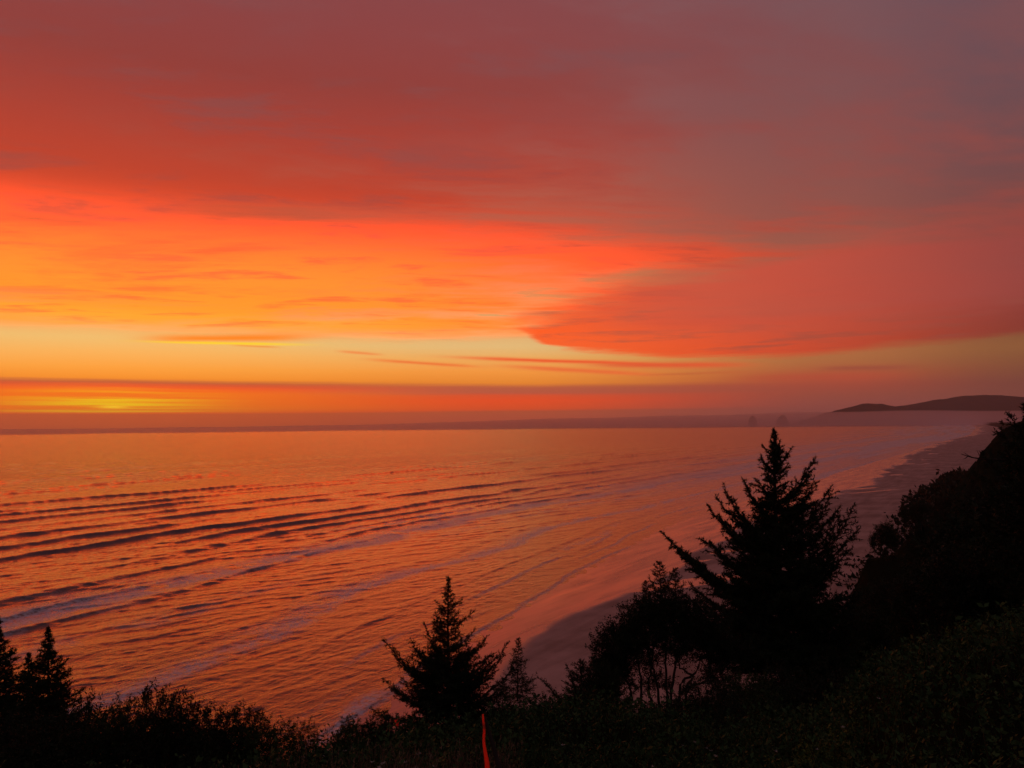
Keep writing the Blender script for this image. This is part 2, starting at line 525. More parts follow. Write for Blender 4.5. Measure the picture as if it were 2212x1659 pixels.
wm, t, out = mat_new('sea_water')
geo = t.n.new('ShaderNodeNewGeometry')
att = t.n.new('ShaderNodeAttribute'); att.attribute_name = 'foam'
att2 = t.n.new('ShaderNodeAttribute'); att2.attribute_name = 'turbid'
sx = t.n.new('ShaderNodeSeparateXYZ')
t.l.new(geo.outputs['Position'], sx.inputs[0])
PX, PY, PZ = sx.outputs
ux = t.add(t.mul(PX, 0.58), t.mul(PY, 0.81))
uy = t.sub(t.mul(PY, 0.58), t.mul(PX, 0.81))
rip = t.noise(t.xyz(t.mul(ux, 0.55), t.mul(uy, 1.5)), 1.0, 5.0, 0.62)
mid_ = t.noise(t.xyz(t.mul(ux, 0.035), t.mul(uy, 0.14), 4.0), 1.0, 4.0, 0.6)
far_ = t.noise(t.xyz(t.mul(ux, 0.006), t.mul(uy, 0.03), 9.0), 1.0, 3.0, 0.6)
dist = t.m('SQRT', t.add(t.mul(PX, PX), t.mul(PY, PY)))
h = t.add(t.mul(rip, t.mr(dist, 120, 1500, 0.13, 0.20)), t.mul(mid_, t.mr(dist, 250, 1100, 0.25, 2.8)))
h = t.add(h, t.mul(far_, t.mr(dist, 1500, 6000, 0.0, 1.5)))
bump = t.n.new('ShaderNodeBump')
bump.inputs['Strength'].default_value = 1.0
bump.inputs['Distance'].default_value = 1.0
t.l.new(h, bump.inputs['Height'])
wcol = t.mix(att2.outputs['Fac'], (0.012, 0.018, 0.022), (0.055, 0.034, 0.026))
water = bsdf(t, Base_Color=wcol, Roughness=t.mr(dist, 150, 2500, 0.10, 0.17), IOR=1.45)
t.l.new(bump.outputs[0], water.inputs['Normal'])
fb = t.noise(t.xyz(t.mul(PX, 0.8), t.mul(PY, 0.8)), 1.0, 6.0, 0.7)
ff = t.m('MULTIPLY', att.outputs['Fac'], t.mr(fb, 0.36, 0.60, 0.15, 1.25), clamp=True)
foamb = bsdf(t, Base_Color=(0.56, 0.54, 0.56), Roughness=0.75, IOR=1.33)
t.l.new(bump.outputs[0], foamb.inputs['Normal'])
ms = t.n.new('ShaderNodeMixShader')
t.l.new(t.mul(ff, 0.82), ms.inputs[0])
t.l.new(water.outputs[0], ms.inputs[1])
t.l.new(foamb.outputs[0], ms.inputs[2])
t.l.new(ms.outputs[0], out.inputs[0])
V, F, fo, tu = build_sea()
sea = link('sea', mesh_from('sea', V, F, wm, attrs={'foam': fo, 'turbid': tu}))
sea['kind'] = 'structure'


# ------------------------------------------------------------------ beach
def build_beach():
    yv = np.concatenate([np.linspace(-80, 90, 30)[:-1], np.linspace(90, 620, 420)[:-1], np.geomspace(620, 9500, 160)])
    u = np.linspace(0, 1, 230)
    Yg, U = np.meshgrid(yv, u, indexing='ij')
    w0 = coast(WX, Yg) - (40 + 0.02 * np.abs(Yg))
    w1 = coast(TX, Yg) + 25 + 0.02 * np.abs(Yg)
    X = w0 + (w1 - w0) * U
    s = (coast(WX, Yg) - X) * 0.82
    d = (X - coast(DX, Yg)) * 0.82                      # + on the dry side
    Z = np.where(s > 0, -0.014 * s, 0.0) + 0.05 + 0.018 * np.clip(-s, 0, 80) + 0.9 * smooth(0, 60, d)
    Z += 0.05 * (fbm(X / 16, Yg / 16, 3, 7) - .5) * smooth(5, -10, s)
    # shallow drainage channels across the wet sand
    dn = d + 9 * (fbm(X / 34, Yg / 34, 4, 9) - .5) * (1 + Yg / 400)
    wet = smooth(5.0, -5.0, dn / (1 + Yg / 500))
    ch = smooth(0.62, 0.72, fbm(X / 60 + Yg / 200, (Yg - .5 * X) / 9, 3, 19)) * smooth(60, 8, d) * smooth(195, 235, Yg)
    wet = np.maximum(wet, 0.85 * ch)
    # old swash marks: slightly drier arcs
    V = np.stack([X, Yg, Z], -1).reshape(-1, 3)
    return V, grid_faces(*X.shape), wet.ravel()


bm_, t, out = mat_new('beach_sand')
geo = t.n.new('ShaderNodeNewGeometry')
aw = t.n.new('ShaderNodeAttribute'); aw.attribute_name = 'wet'
pos = geo.outputs['Position']
n1 = t.noise(pos, 0.05, 5.0, 0.6)
n2 = t.noise(pos, 1.4, 5.0, 0.6)
sx = t.n.new('ShaderNodeSeparateXYZ')
t.l.new(pos, sx.inputs[0])
sw1 = t.noise(t.xyz(t.mul(t.add(t.mul(sx.outputs[0], .58), t.mul(sx.outputs[1], .81)), 0.03), t.mul(t.sub(t.mul(sx.outputs[1], .58), t.mul(sx.outputs[0], .81)), 0.22)), 1.0, 5.0, 0.6, 0.6)
wet = t.m('ADD', aw.outputs['Fac'], t.mul(t.sub(n1, 0.5), 0.35), clamp=True)
wet = t.mr(wet, 0.15, 0.85)
dryc = t.mix(t.mr(t.add(t.mul(n1, .6), t.mul(sw1, .4)), .36, .64), (0.25, 0.155, 0.12), (0.44, 0.28, 0.225))
wetc = t.mix(t.mr(sw1, 0.4, 0.65), (0.27, 0.18, 0.155), (0.19, 0.13, 0.115))
colr = t.mix(wet, dryc, wetc)
rough = t.m('ADD', t.mr(wet, 0.0, 1.0, 0.85, 0.22), t.mul(t.mul(t.sub(sw1, 0.5), 0.4), wet))
bp = t.n.new('ShaderNodeBump')
bp.inputs['Distance'].default_value = 0.04
bp.inputs['Strength'].default_value = 0.5
t.l.new(t.add(t.mul(n2, t.mr(wet, 0, 1, 1.0, 0.12)), t.mul(sw1, t.mul(wet, 2.5))), bp.inputs['Height'])
b = bsdf(t, Base_Color=colr, Roughness=rough, IOR=1.5)
t.l.new(t.mr(wet, 0.0, 1.0, 0.1, 0.7), b.inputs['Specular IOR Level'])
t.l.new(bp.outputs[0], b.inputs['Normal'])
t.l.new(b.outputs[0], out.inputs[0])
V, F, we = build_beach()
beach = link('beach', mesh_from('beach', V, F, bm_, attrs={'wet': we}))
beach['kind'] = 'structure'


# ------------------------------------------------------------------ bluff terrain
def sm(a, b, x):
    x = min(max((x - a) / (b - a), 0.0), 1.0)
    return x * x * (3 - 2 * x)


def land_z(X, Y):
    X = np.asarray(X, float)
    Y = np.asarray(Y, float)
    q = (X - coast(TX, Y)) * 0.85
    far = smooth(250, 900, Y)
    big_s = 1.0 + 46 * smooth(0, 58, q) + 30 * smooth(60, 190, q)
    flat_s = 2.0 + 10 * smooth(0, 120, q) + 14 * smooth(200, 900, q)
    z = big_s * (1 - far) + flat_s * far
    z = z + 4.0 * (fbm(X / 30, Y / 30, 3, 13) - .5) * smooth(3, 20, q)
    # the foreground shelf that the camera stands on
    R_ = np.hypot(X, Y)
    side = X / np.maximum(Y, 3.0)
    shelf = 49.4 - 0.60 - (0.335 - 0.06 * smooth(0.36, 0.52, side)) * np.maximum(Y, -6)
    shelf = shelf + 0.45 * (fbm(X / 3.2, Y / 3.2, 3, 15) - .5) + 1.1 * smooth(0.25, 0.75, side) * smooth(3, 9, Y) * smooth(26, 12, Y)
    shelf = shelf - 0.5 * smooth(-0.1, -0.5, side) * smooth(5, 12, Y)
    shelf = shelf + 0.12 + 0.55 * np.exp(-((X - 0.8) / 3.2) ** 2 - ((Y - 15) / 4.5) ** 2)
    brow = 13.0 + 4.5 * smooth(-0.14, -0.02, side) + 20 * smooth(0.10, 0.30, side) + 10 * smooth(0.30, 0.6, side) + 50 * smooth(0.37, 0.50, side)
    drop = np.clip(Y - brow, 0, None)
    shelf = shelf - 1.35 * drop * smooth(0, 6, drop)
    ws = smooth(50, 30, R_)
    out_ = np.maximum(z * (1 - ws) + (-2) * ws, shelf * 1.0)
    out_ = np.where(Y > brow + 32, z, out_)
    k = smooth(brow + 10, brow + 32, Y)
    res = np.where(Y > brow + 10, np.maximum(z * k - 2 * (1 - k), out_ * 1.0), out_)
    # two small wooded points standing out from the slope
    for (mx, my, rx, ry, mz) in ((105, 186, 22, 11, 16.6), (139, 234, 24, 12, 14.6)):
        e_ = np.hypot((X - mx) / rx, (Y - my) / ry) + .10 * (vnoise(X / 7, Y / 7, 91) - .5)
        res = np.maximum(res, mz * smooth(1.12, .93, e_) - 2 * smooth(.9, 1.2, e_))
    return res


def build_land():
    # near patch, polar around the camera for even detail
    r = np.concatenate([np.linspace(0.5, 60, 170), np.geomspace(60, 780, 150)[1:]])
    a = np.radians(np.linspace(-180, 180, 420))
    Rr, A = np.meshgrid(r, a, indexing='ij')
    X, Y = Rr * np.sin(A), Rr * np.cos(A)
    Z = land_z(X, Y)
    q = (X - coast(TX, Y)) * 0.85
    Z = np.where((q < -8) & (Rr > 45), np.minimum(Z, -1.0 + 0 * q), Z)
    return np.stack([X, Y, Z], -1).reshape(-1, 3), grid_faces(*X.shape)


sm_, t, out = mat_new('bluff_soil')
geo = t.n.new('ShaderNodeNewGeometry')
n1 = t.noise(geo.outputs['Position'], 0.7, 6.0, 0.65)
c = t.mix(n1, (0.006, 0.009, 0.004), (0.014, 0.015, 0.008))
bp = t.n.new('ShaderNodeBump'); bp.inputs['Distance'].default_value = 0.2
t.l.new(t.noise(geo.outputs['Position'], 5.0, 5.0, 0.7), bp.inputs['Height'])
b = bsdf(t, Base_Color=c, Roughness=0.95)
t.l.new(bp.outputs[0], b.inputs['Normal'])
t.sock(b.inputs['Specular IOR Level'], 0.0)
t.l.new(b.outputs[0], out.inputs[0])
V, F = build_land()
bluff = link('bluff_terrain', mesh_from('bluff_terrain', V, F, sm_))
bluff['kind'] = 'structure'

# coastal plain beyond the bluff, curving round the bay
yv = np.geomspace(240, 16000, 220)
u = np.linspace(0, 1, 40) ** 1.6
Yg, U = np.meshgrid(yv, u, indexing='ij')
X = coast(TX, Yg) + U * (300 + 0.9 * Yg)
Zp = 1.5 + 6 * smooth(0, 60, X - coast(TX, Yg)) + 0.012 * (X - coast(TX, Yg)) * smooth(300, 1200, Yg)
plain = link('coastal_plain', mesh_from('coastal_plain', np.stack([X, Yg, Zp], -1).reshape(-1, 3), grid_faces(*X.shape), sm_))
plain['kind'] = 'structure'


# ------------------------------------------------------------------ headland across the bay
def build_hill(cx, cy, prof, depth, ang):
    """ridge along direction ang, prof = list of (distance along, crest height)"""
    P = np.array(prof, float)
    u = np.linspace(P[0, 0], P[-1, 0], 260)
    v = np.linspace(-1, 1, 60)
    Ug, Vg = np.meshgrid(u, v, indexing='ij')
    hgt = np.interp(Ug, P[:, 0], P[:, 1])
    hgt = hgt + 46 * (fbm(Ug / 300, Vg * 3, 5, 77) - .5) * np.clip(hgt / 150, 0, 1)
    sh = np.clip(1 - np.abs(Vg) ** 1.7, 0, 1)
    Z = hgt * sh * (0.82 + 0.36 * fbm(Ug / 700, Vg * 2.4, 4, 79)) - 3
    Xx = cx + Ug * cos(ang) - Vg * depth * sin(ang)
    Yy = cy + Ug * sin(ang) + Vg * depth * cos(ang)
    return np.stack([Xx, Yy, Z], -1).reshape(-1, 3), grid_faces(*Ug.shape)


hm, t, out = mat_new('wooded_hill')
geo = t.n.new('ShaderNodeNewGeometry')
c = t.mix(t.noise(geo.outputs['Position'], 0.006, 6.0, 0.7), (0.018, 0.028, 0.020), (0.045, 0.055, 0.035))
b = bsdf(t, Base_Color=c, Roughness=1.0)
t.sock(b.inputs['Specular IOR Level'], 0.0)
t.l.new(b.outputs[0], out.inputs[0])
# ridge 12 km out, px positions turned into metres once by hand
hill_prof = [(-400, 0), (-160, 120), (0, 196), (260, 268), (520, 322), (680, 292), (860, 262), (1160, 305), (1720, 362), (1960, 388), (2920, 412), (3800, 430), (5200, 450), (8000, 400), (12000, 300)]
V, F = build_hill(5080, 12000, hill_prof, 1500, radians(4))
hl = link('headland', mesh_from('headland', V, F, hm))
hl['kind'] = 'structure'


# sea stacks off the headland, standing in the fog
for k_, (sx_, sy_, sw_, sh_, lab_) in enumerate(((3215, 10300, 46, 140, 'small sea stack far out in the mist, the left one left of the headland'),
                                                 (3620, 10300, 60, 143, 'wider flat sea stack in the mist, nearer the tip of the headland'))):
    a_ = np.linspace(0, 2 * pi, 18, endpoint=False)
    V_ = []
    for q_, (f_, w_) in enumerate(((0, 1.5), (.45, 1.2), (.78, .85), (.93, .45), (1.0, .08))):
        for m_ in a_:
            j_ = .75 + .5 * float(vnoise(np.array([cos(m_) * 2 + k_ * 7]), np.array([sin(m_) * 2 + q_]), 5)[0])
            V_.append((cos(m_) * sw_ * w_ * j_, sin(m_) * sw_ * w_ * j_, sh_ * f_ * (1 - .12 * (j_ - 1)) - 3))
    F_ = [(q_ * 18 + m_, q_ * 18 + (m_ + 1) % 18, (q_ + 1) * 18 + (m_ + 1) % 18, (q_ + 1) * 18 + m_) for q_ in range(4) for m_ in range(18)]
    so__ = link('sea_stack', mesh_from('sea_stack', np.array(V_), np.array(F_), hm), None, (sx_, sy_, 0))
    tag(so__, lab_, 'sea stack', 'sea stacks off the headland')

# ------------------------------------------------------------------ foliage materials
def leaf_mat(name, c0, c1, rough=0.6, scale=3.0, spec=0.04):
    m, t, out = mat_new(name)
    oi = t.n.new('ShaderNodeObjectInfo')
    geo = t.n.new('ShaderNodeNewGeometry')
    f = t.noise(geo.outputs['Position'], scale, 3.0, 0.6)
    f2 = t.m('ADD', t.mul(t.mr(f, 0.3, 0.7), 0.7), t.mul(geo.outputs['Random Per Island'], 0.3), clamp=True)
    c = t.mix(f2, c0, c1)
    b = bsdf(t, Base_Color=c, Roughness=rough)
    t.sock(b.inputs['Specular IOR Level'], spec)
    t.l.new(b.outputs[0], out.inputs[0])
    return m


M_needle = leaf_mat('spruce_needles', (0.012, 0.020, 0.010), (0.030, 0.042, 0.018))
M_bark = leaf_mat('bark', (0.020, 0.015, 0.012), (0.050, 0.038, 0.030), 0.9, 6.0)
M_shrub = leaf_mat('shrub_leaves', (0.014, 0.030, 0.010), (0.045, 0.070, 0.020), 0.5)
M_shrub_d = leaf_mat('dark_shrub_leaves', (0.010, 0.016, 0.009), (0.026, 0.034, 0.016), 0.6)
M_cover = leaf_mat('salal_leaves', (0.012, 0.030, 0.010), (0.050, 0.092, 0.028), 0.6, 1.3)
M_yellow = leaf_mat('yellow_brush_leaves', (0.03, 0.065, 0.014), (0.12, 0.15, 0.03), 0.6, 1.6)
M_dry = leaf_mat('dry_grass', (0.09, 0.055, 0.035), (0.26, 0.18, 0.11), 0.8, 2.0)
M_wood = leaf_mat('distant_crowns', (0.006, 0.010, 0.006), (0.014, 0.021, 0.011), 0.9, 0.15, 0.0)  # darker than needles: foliage self-shadow put into the colour of the flat crowns
M_flower = leaf_mat('pale_flowers', (0.20, 0.17, 0.14), (0.42, 0.36, 0.30), 0.8, 2.0)


# ------------------------------------------------------------------ geometry generators
def tube(pts, rad, seg=6):
    pts = np.asarray(pts, float)
    rad = np.asarray(rad, float)
    T = np.gradient(pts, axis=0)
    T /= np.linalg.norm(T, axis=1)[:, None] + 1e-9
    ref = np.where(np.abs(T[:, 2:3]) > 0.9, np.array([[1., 0, 0]]), np.array([[0, 0, 1.]]))
    A = np.cross(T, ref); A /= np.linalg.norm(A, axis=1)[:, None] + 1e-9
    B = np.cross(T, A)
    th = np.linspace(0, 2 * pi, seg, endpoint=False)
    ring = pts[:, None] + rad[:, None, None] * (A[:, None] * np.cos(th)[None, :, None] + B[:, None] * np.sin(th)[None, :, None])
    V = ring.reshape(-1, 3)
    F = []
    for i in range(len(pts) - 1):
        for j in range(seg):
            k = (j + 1) % seg
            F.append((i * seg + j, i * seg + k, (i + 1) * seg + k, (i + 1) * seg + j))
    return V, np.array(F)


class Bag:
    def __init__(self):
        self.V, self.F, self.n = [], [], 0

    def add(self, V, F):
        self.V.append(V); self.F.append(np.asarray(F) + self.n); self.n += len(V)

    def mesh(self, name, mat, shade=False):
        return mesh_from(name, np.concatenate(self.V), np.concatenate(self.F), mat, shade=shade)


def blades(P, D, L, Wd, g):
    """triangles: base P, direction D (unit), length L, width Wd"""
    N_ = len(P)
    rnd = g.normal(size=(N_, 3))
    side = np.cross(D, rnd)
    side /= np.linalg.norm(side, axis=1)[:, None] + 1e-9
    a = P - side * Wd[:, None] / 2
    b_ = P + side * Wd[:, None] / 2
    c_ = P + D * L[:, None]
    V = np.stack([a, b_, c_], 1).reshape(-1, 3)
    return V, np.arange(3 * N_).reshape(-1, 3)


def leaves(P, D, L, Wd, g):
    """four-cornered leaves folded by chance orientation"""
    N_ = len(P)
    side = np.cross(D, g.normal(size=(N_, 3)))
    side /= np.linalg.norm(side, axis=1)[:, None] + 1e-9
    m_ = P + D * (L * 0.45)[:, None]
    V = np.stack([P, m_ - side * Wd[:, None] / 2, P + D * L[:, None], m_ + side * Wd[:, None] / 2], 1).reshape(-1, 3)
    return V, np.arange(4 * N_).reshape(-1, 4)


def spruce(name, H, R0, seed, tips=(), nbr=90, nl=0.035, nw=0.010, dens=130, up=0.35, bare=0.04, top_r=0.06, trunk_r=0.03, lean=0.0,
           shape=1.0, twig=0.17, lead=0.12, mat=None, gap=0.0, thin=0.0):
    """returns (crown mesh, trunk mesh). tips: explicit long branches (x, y, z) of their ends"""
    g = np.random.default_rng(seed)
    wood = Bag()
    zs = np.linspace(0, H, 14)
    tp = np.stack([lean * (zs / H) ** 2 + 0.010 * H * np.sin(zs * 3 / H + seed), 0.008 * H * np.cos(zs * 4 / H + seed), zs], -1)
    wood.add(*tube(tp, trunk_r * (1 - zs / H) ** 0.8 + trunk_r * 0.05, 7))

    def tx(z):
        return np.array([np.interp(z, zs, tp[:, 0]), np.interp(z, zs, tp[:, 1]), z])
    segs = []                                        # (start, dir, length)

    def branch(p0, end, curve_up, r0):
        d = end - p0
        L = np.linalg.norm(d)
        nseg = 9
        tt = np.linspace(0, 1, nseg)
        pts = p0 + d * tt[:, None]
        pts[:, 2] += curve_up * L * (tt ** 2 - tt)       # sag in the middle, tip turned up
        pts += g.normal(scale=0.012 * L, size=pts.shape) * (tt[:, None] > 0)
        wood.add(*tube(pts, r0 * (1 - tt * 0.85), 4))
        twig_ = min(twig, 0.42 * L + 0.012)
        nt = max(4, int(L / twig_ * 2.6))
        for k in range(nt):
            f = 0.12 + 0.88 * (k + g.random()) / nt
            p = np.array([np.interp(f, tt, pts[:, j]) for j in range(3)])
            i = min(int(f * (nseg - 1)), nseg - 2)
            fw = pts[i + 1] - pts[i]; fw /= np.linalg.norm(fw) + 1e-9
            sd_ = np.cross(fw, (0, 0, 1.0)); sd_ /= np.linalg.norm(sd_) + 1e-9
            if k % 2: sd_ = -sd_
            dr = fw * 0.75 + sd_ * (0.75 + 0.2 * g.random()) + np.array((0, 0, g.normal() * 0.22 - 0.05))
            dr /= np.linalg.norm(dr)
            l_ = (0.35 * L * (1 - f) + twig_) * (0.55 + 0.6 * g.random())
            l_ = min(l_, twig_ * 3.2)
            segs.append((p, dr, l_))
            if l_ > twig_ * 1.0:
                for kk in range(int(l_ / twig_ * 1.6)):
                    p2 = p + dr * l_ * g.random()
                    d2 = dr * 0.7 + g.normal(scale=0.55, size=3); d2 /= np.linalg.norm(d2)
                    segs.append((p2, d2, twig_ * (0.4 + 0.5 * g.random())))
        # the branch itself carries needles on its outer half
        for i in range(2, nseg - 1):
            dv = pts[i + 1] - pts[i]; ll = np.linalg.norm(dv)
            segs.append((pts[i], dv / ll, ll))
        segs.append((pts[-1], (pts[-1] - pts[-2]) / (np.linalg.norm(pts[-1] - pts[-2]) + 1e-9), twig_ * 0.6))

    for k in range(nbr):
        f = (k + g.random()) / nbr
        z0 = H * (bare + (0.985 - bare) * f)
        if thin and g.random() < thin * (1 - f): continue
        rr = (R0 * (1 - f) ** shape + top_r * H * 0.25) * (0.55 + 0.62 * g.random())
        a = 2.399 * k + g.normal() * 0.35
        p0 = tx(z0)
        rise = up * rr * (0.25 + 1.0 * f) * (0.6 + 0.7 * g.random())
        end = p0 + np.array((cos(a) * rr, sin(a) * rr, rise))
        branch(p0, end, 0.35, trunk_r * 0.28 * (1 - f) + 0.002)
    for (x, y, z, zb) in tips:
        p0 = tx(zb)
        branch(p0, np.array((x, y, z), float), 0.45, trunk_r * 0.35)
    # leader
    segs.append((tx(H * (1 - lead)), np.array((0, 0, 1.0)), H * lead * 0.9))
    P0 = np.array([s_[0] for s_ in segs]); D0 = np.array([s_[1] for s_ in segs]); L0 = np.array([s_[2] for s_ in segs])
    cnt = np.maximum(3, (L0 * dens).astype(int))
    idx = np.repeat(np.arange(len(segs)), cnt)
    f = g.random(len(idx))
    P = P0[idx] + D0[idx] * (L0[idx] * f)[:, None]
    D = D0[idx] * 0.55 + g.normal(scale=0.5, size=(len(idx), 3))
    D /= np.linalg.norm(D, axis=1)[:, None]
    Ln = nl * (0.6 + 0.7 * g.random(len(idx)))
    V, F = blades(P, D, Ln, nw * (0.7 + 0.6 * g.random(len(idx))), g)
    crown = mesh_from(name + '_crown', V, F, mat or M_needle, shade=False)
    return crown, wood.mesh(name + '_trunk', M_bark, True)


def place(pair, name, loc, label, group=None, rz=0.0, s=1.0, cat='tree', sz=1.0):
    root = thing(name, loc, label, cat, group, rz, s)
    root.scale = (s, s, s * sz)
    link('trunk', pair[1], root)
    link('crown', pair[0], root)
    return root


# ------------------------------------------------------------------ named foreground trees
px14 = 14 / 3000.0


def rnd_tips(seed, k, r0, r1, z0, z1):
    g = np.random.default_rng(seed)
    o = []
    for _ in range(k):
        a = g.random() * 2 * pi
        z = z0 + (z1 - z0) * g.random()
        r_ = (r0 + (r1 - r0) * g.random()) * (1 - .35 * (z - z0) / (z1 - z0))
        o.append((r_ * cos(a), r_ * sin(a), z, z - .25 * r_))
    return o


def tipm(px, py, bx, by, D, y, pb):
    k = D / 3000.0
    return ((px - bx) * k, y, (by - py) * k, (by - pb) * k)


# middle spruce on the brow (base at px 1757,2790, 14 m out)
B = (1757, 2790, 14.0)
T = [tipm(*p[:2], *B, p[2], p[3]) for p in (
    (1840, 2401, 0.1, 2440), (1800, 2350, 0.0, 2375), (1890, 2483, -0.1, 2590), (1845, 2470, 0.2, 2530), (1967, 2512, 0.15, 2690), (1905, 2535, -0.2, 2650),
    (1950, 2568, 0.3, 2720), (1900, 2600, 0.4, 2700), (1930, 2650, -0.3, 2740), (1990, 2582, -0.1, 2745), (1940, 2700, 0.3, 2750),
    (1525, 2486, -0.1, 2690), (1560, 2530, 0.1, 2700), (1590, 2580, 0.2, 2700), (1612, 2503, 0.2, 2640), (1668, 2428, -0.1, 2600), (1640, 2500, -0.3, 2600),
    (1700, 2440, 0.2, 2520), (1711, 2364, 0.1, 2400), (1712, 2395, -0.1, 2440), (1520, 2643, 0.1, 2720), (1560, 2640, -0.3, 2720), (1545, 2690, 0.3, 2740), (1465, 2752, 0.2, 2760),
    (1530, 2740, -0.2, 2765), (1600, 2600, -0.4, 2700), (1640, 2560, 0.4, 2680), (1870, 2560, -0.5, 2700), (1690, 2500, 0.4, 2640), (1820, 2520, 0.4, 2640))]
mid_spruce = spruce('mid_spruce', 2.47, 0.80, 3, T + rnd_tips(31, 34, .65, 1.05, .3, 1.25), nbr=110, nl=0.036, nw=0.010, dens=190, up=0.55, trunk_r=0.035, lead=0.13, shape=1.35, twig=0.085, top_r=0.03)
place(mid_spruce, 'spruce_tree', (-1.17, 14.0, 44.68), 'small dark spruce with long upswept side branches, largest of the spruces at bottom centre', s=1.06)
# slender sapling to its right
sapling = spruce('sapling', 1.12, 0.42, 5, (), nbr=64, nl=0.034, nw=0.008, dens=120, up=0.25, trunk_r=0.014, lead=0.16, shape=1.2, twig=0.07)
place(sapling, 'spruce_sapling', (0.06, 15.6, 44.50), 'slender little spruce sapling just right of the small centre spruce', s=1.12)
place(sapling, 'spruce_sapling', (-0.22, 14.4, 44.50), 'low spruce sapling wedged between the centre spruce and the slender sapling', rz=1.9, s=.95, sz=.8)

# the big spruce, 30 m out
B = (3085, 2660, 30.0)
T = [tipm(*p[:2], *B, p[2], p[3]) for p in (
    (3098, 1752, 0.1, 1850), (3125, 1775, -.3, 1850), (3040, 1765, 0.1, 1800), (3238, 1812, 0.3, 2000), (3200, 1860, -.4, 1990), (3237, 1893, 0.2, 2120), (3215, 1935, 0.5, 2080), (3273, 1918, -.3, 2160), (3315, 1950, 0.6, 2230),
    (3300, 2000, -.4, 2200), (3386, 1998, 0.2, 2300), (3350, 2040, 0.8, 2290), (3362, 2075, -.5, 2330), (3330, 2140, 0.8, 2350), (3355, 2160, 0, 2340),
    (3034, 1805, 0.2, 1870), (3000, 1890, -.3, 1960), (2962, 1900, 0.3, 2060), (2985, 1935, .6, 2040), (2882, 1932, 0.1, 2180), (2905, 1970, -.3, 2180), (2860, 1965, .3, 2150), (2818, 1990, 0.5, 2200), (2845, 2030, -.5, 2200),
    (2900, 2060, 0.5, 2200), (2870, 2110, -.6, 2230), (2780, 2102, -.3, 2300), (2830, 2140, 0.6, 2280), (2645, 2095, 0.2, 2360), (2690, 2150, -.4, 2350), (2735, 2190, 0.6, 2350), (2700, 2170, .3, 2380),
    (2760, 2240, 1.0, 2400), (2720, 2280, -.8, 2420), (2735, 2350, 0.4, 2470), (2690, 2420, -.4, 2520), (2720, 2480, .5, 2560), (2790, 2550, -.5, 2600),
    (3330, 2230, .5, 2400), (3390, 2300, -.6, 2440), (3360, 2400, .5, 2500), (3390, 2480, .2, 2560), (3330, 2550, -.5, 2600))]
big_spruce = spruce('big_spruce', 9.75, 2.15, 9, T + rnd_tips(32, 84, 2.5, 3.8, 1.0, 4.8) + rnd_tips(34, 30, 1.2, 2.1, 4.6, 7.0), nbr=170, nl=0.12, nw=0.034, dens=72, up=0.75, trunk_r=0.17, lead=0.11, shape=1.05, twig=0.27, bare=0.05, thin=0.35, top_r=0.012)
place(big_spruce, 'spruce_tree', (10.28, 30.0, 40.05), 'tallest spruce standing against the beach at right, dense crown with ragged upswept limbs')

# spruces at the left edge
edge_spruce = spruce('edge_spruce', 2.75, 1.0, 21, (), nbr=130, nl=0.055, nw=0.018, dens=140, up=0.25, trunk_r=0.05, lead=0.15, shape=1.15, twig=0.12, top_r=0.02)
place(edge_spruce, 'spruce_tree', (-9.95, 15.0, 43.7), 'dark spruce cut off by the left edge of the view', s=1.0)
place(edge_spruce, 'spruce_tree', (-8.35, 14.0, 44.0), 'narrow dark spruce with a thin tip, second from the left edge', rz=2.1, s=0.86, sz=1.05)
place(edge_spruce, 'spruce_tree', (-9.05, 14.5, 43.9), 'low round-topped spruce squeezed between the two left-edge spruces', rz=4.0, s=0.72)
place(edge_spruce, 'spruce_tree', (-9.0, 13.0, 43.3), 'squat dark spruce low in the left corner, in front of the others', rz=5.2, s=0.68)

# low spruces left of the pine thicket
lowsp = spruce('low_spruce', 1.5, 0.85, 33, ((-1.05, 0.1, 1.1, .3), (-0.8, -.1, .5, .2), (-.35, .1, 1.35, .6), (.3, .1, 1.5, .7)), nbr=70, nl=0.05, nw=0.014, dens=95, up=0.4, trunk_r=0.035, lead=0.15, shape=0.8, twig=0.11)
place(lowsp, 'spruce_tree', (1.70, 20.0, 42.40), 'low bushy spruce at the left foot of the umbrella shaped thicket', s=1.05)
place(lowsp, 'spruce_tree', (2.25, 19.6, 42.60), 'short twin-topped spruce pressed against the thicket, beside the low bushy one', rz=2.6, s=1.0)


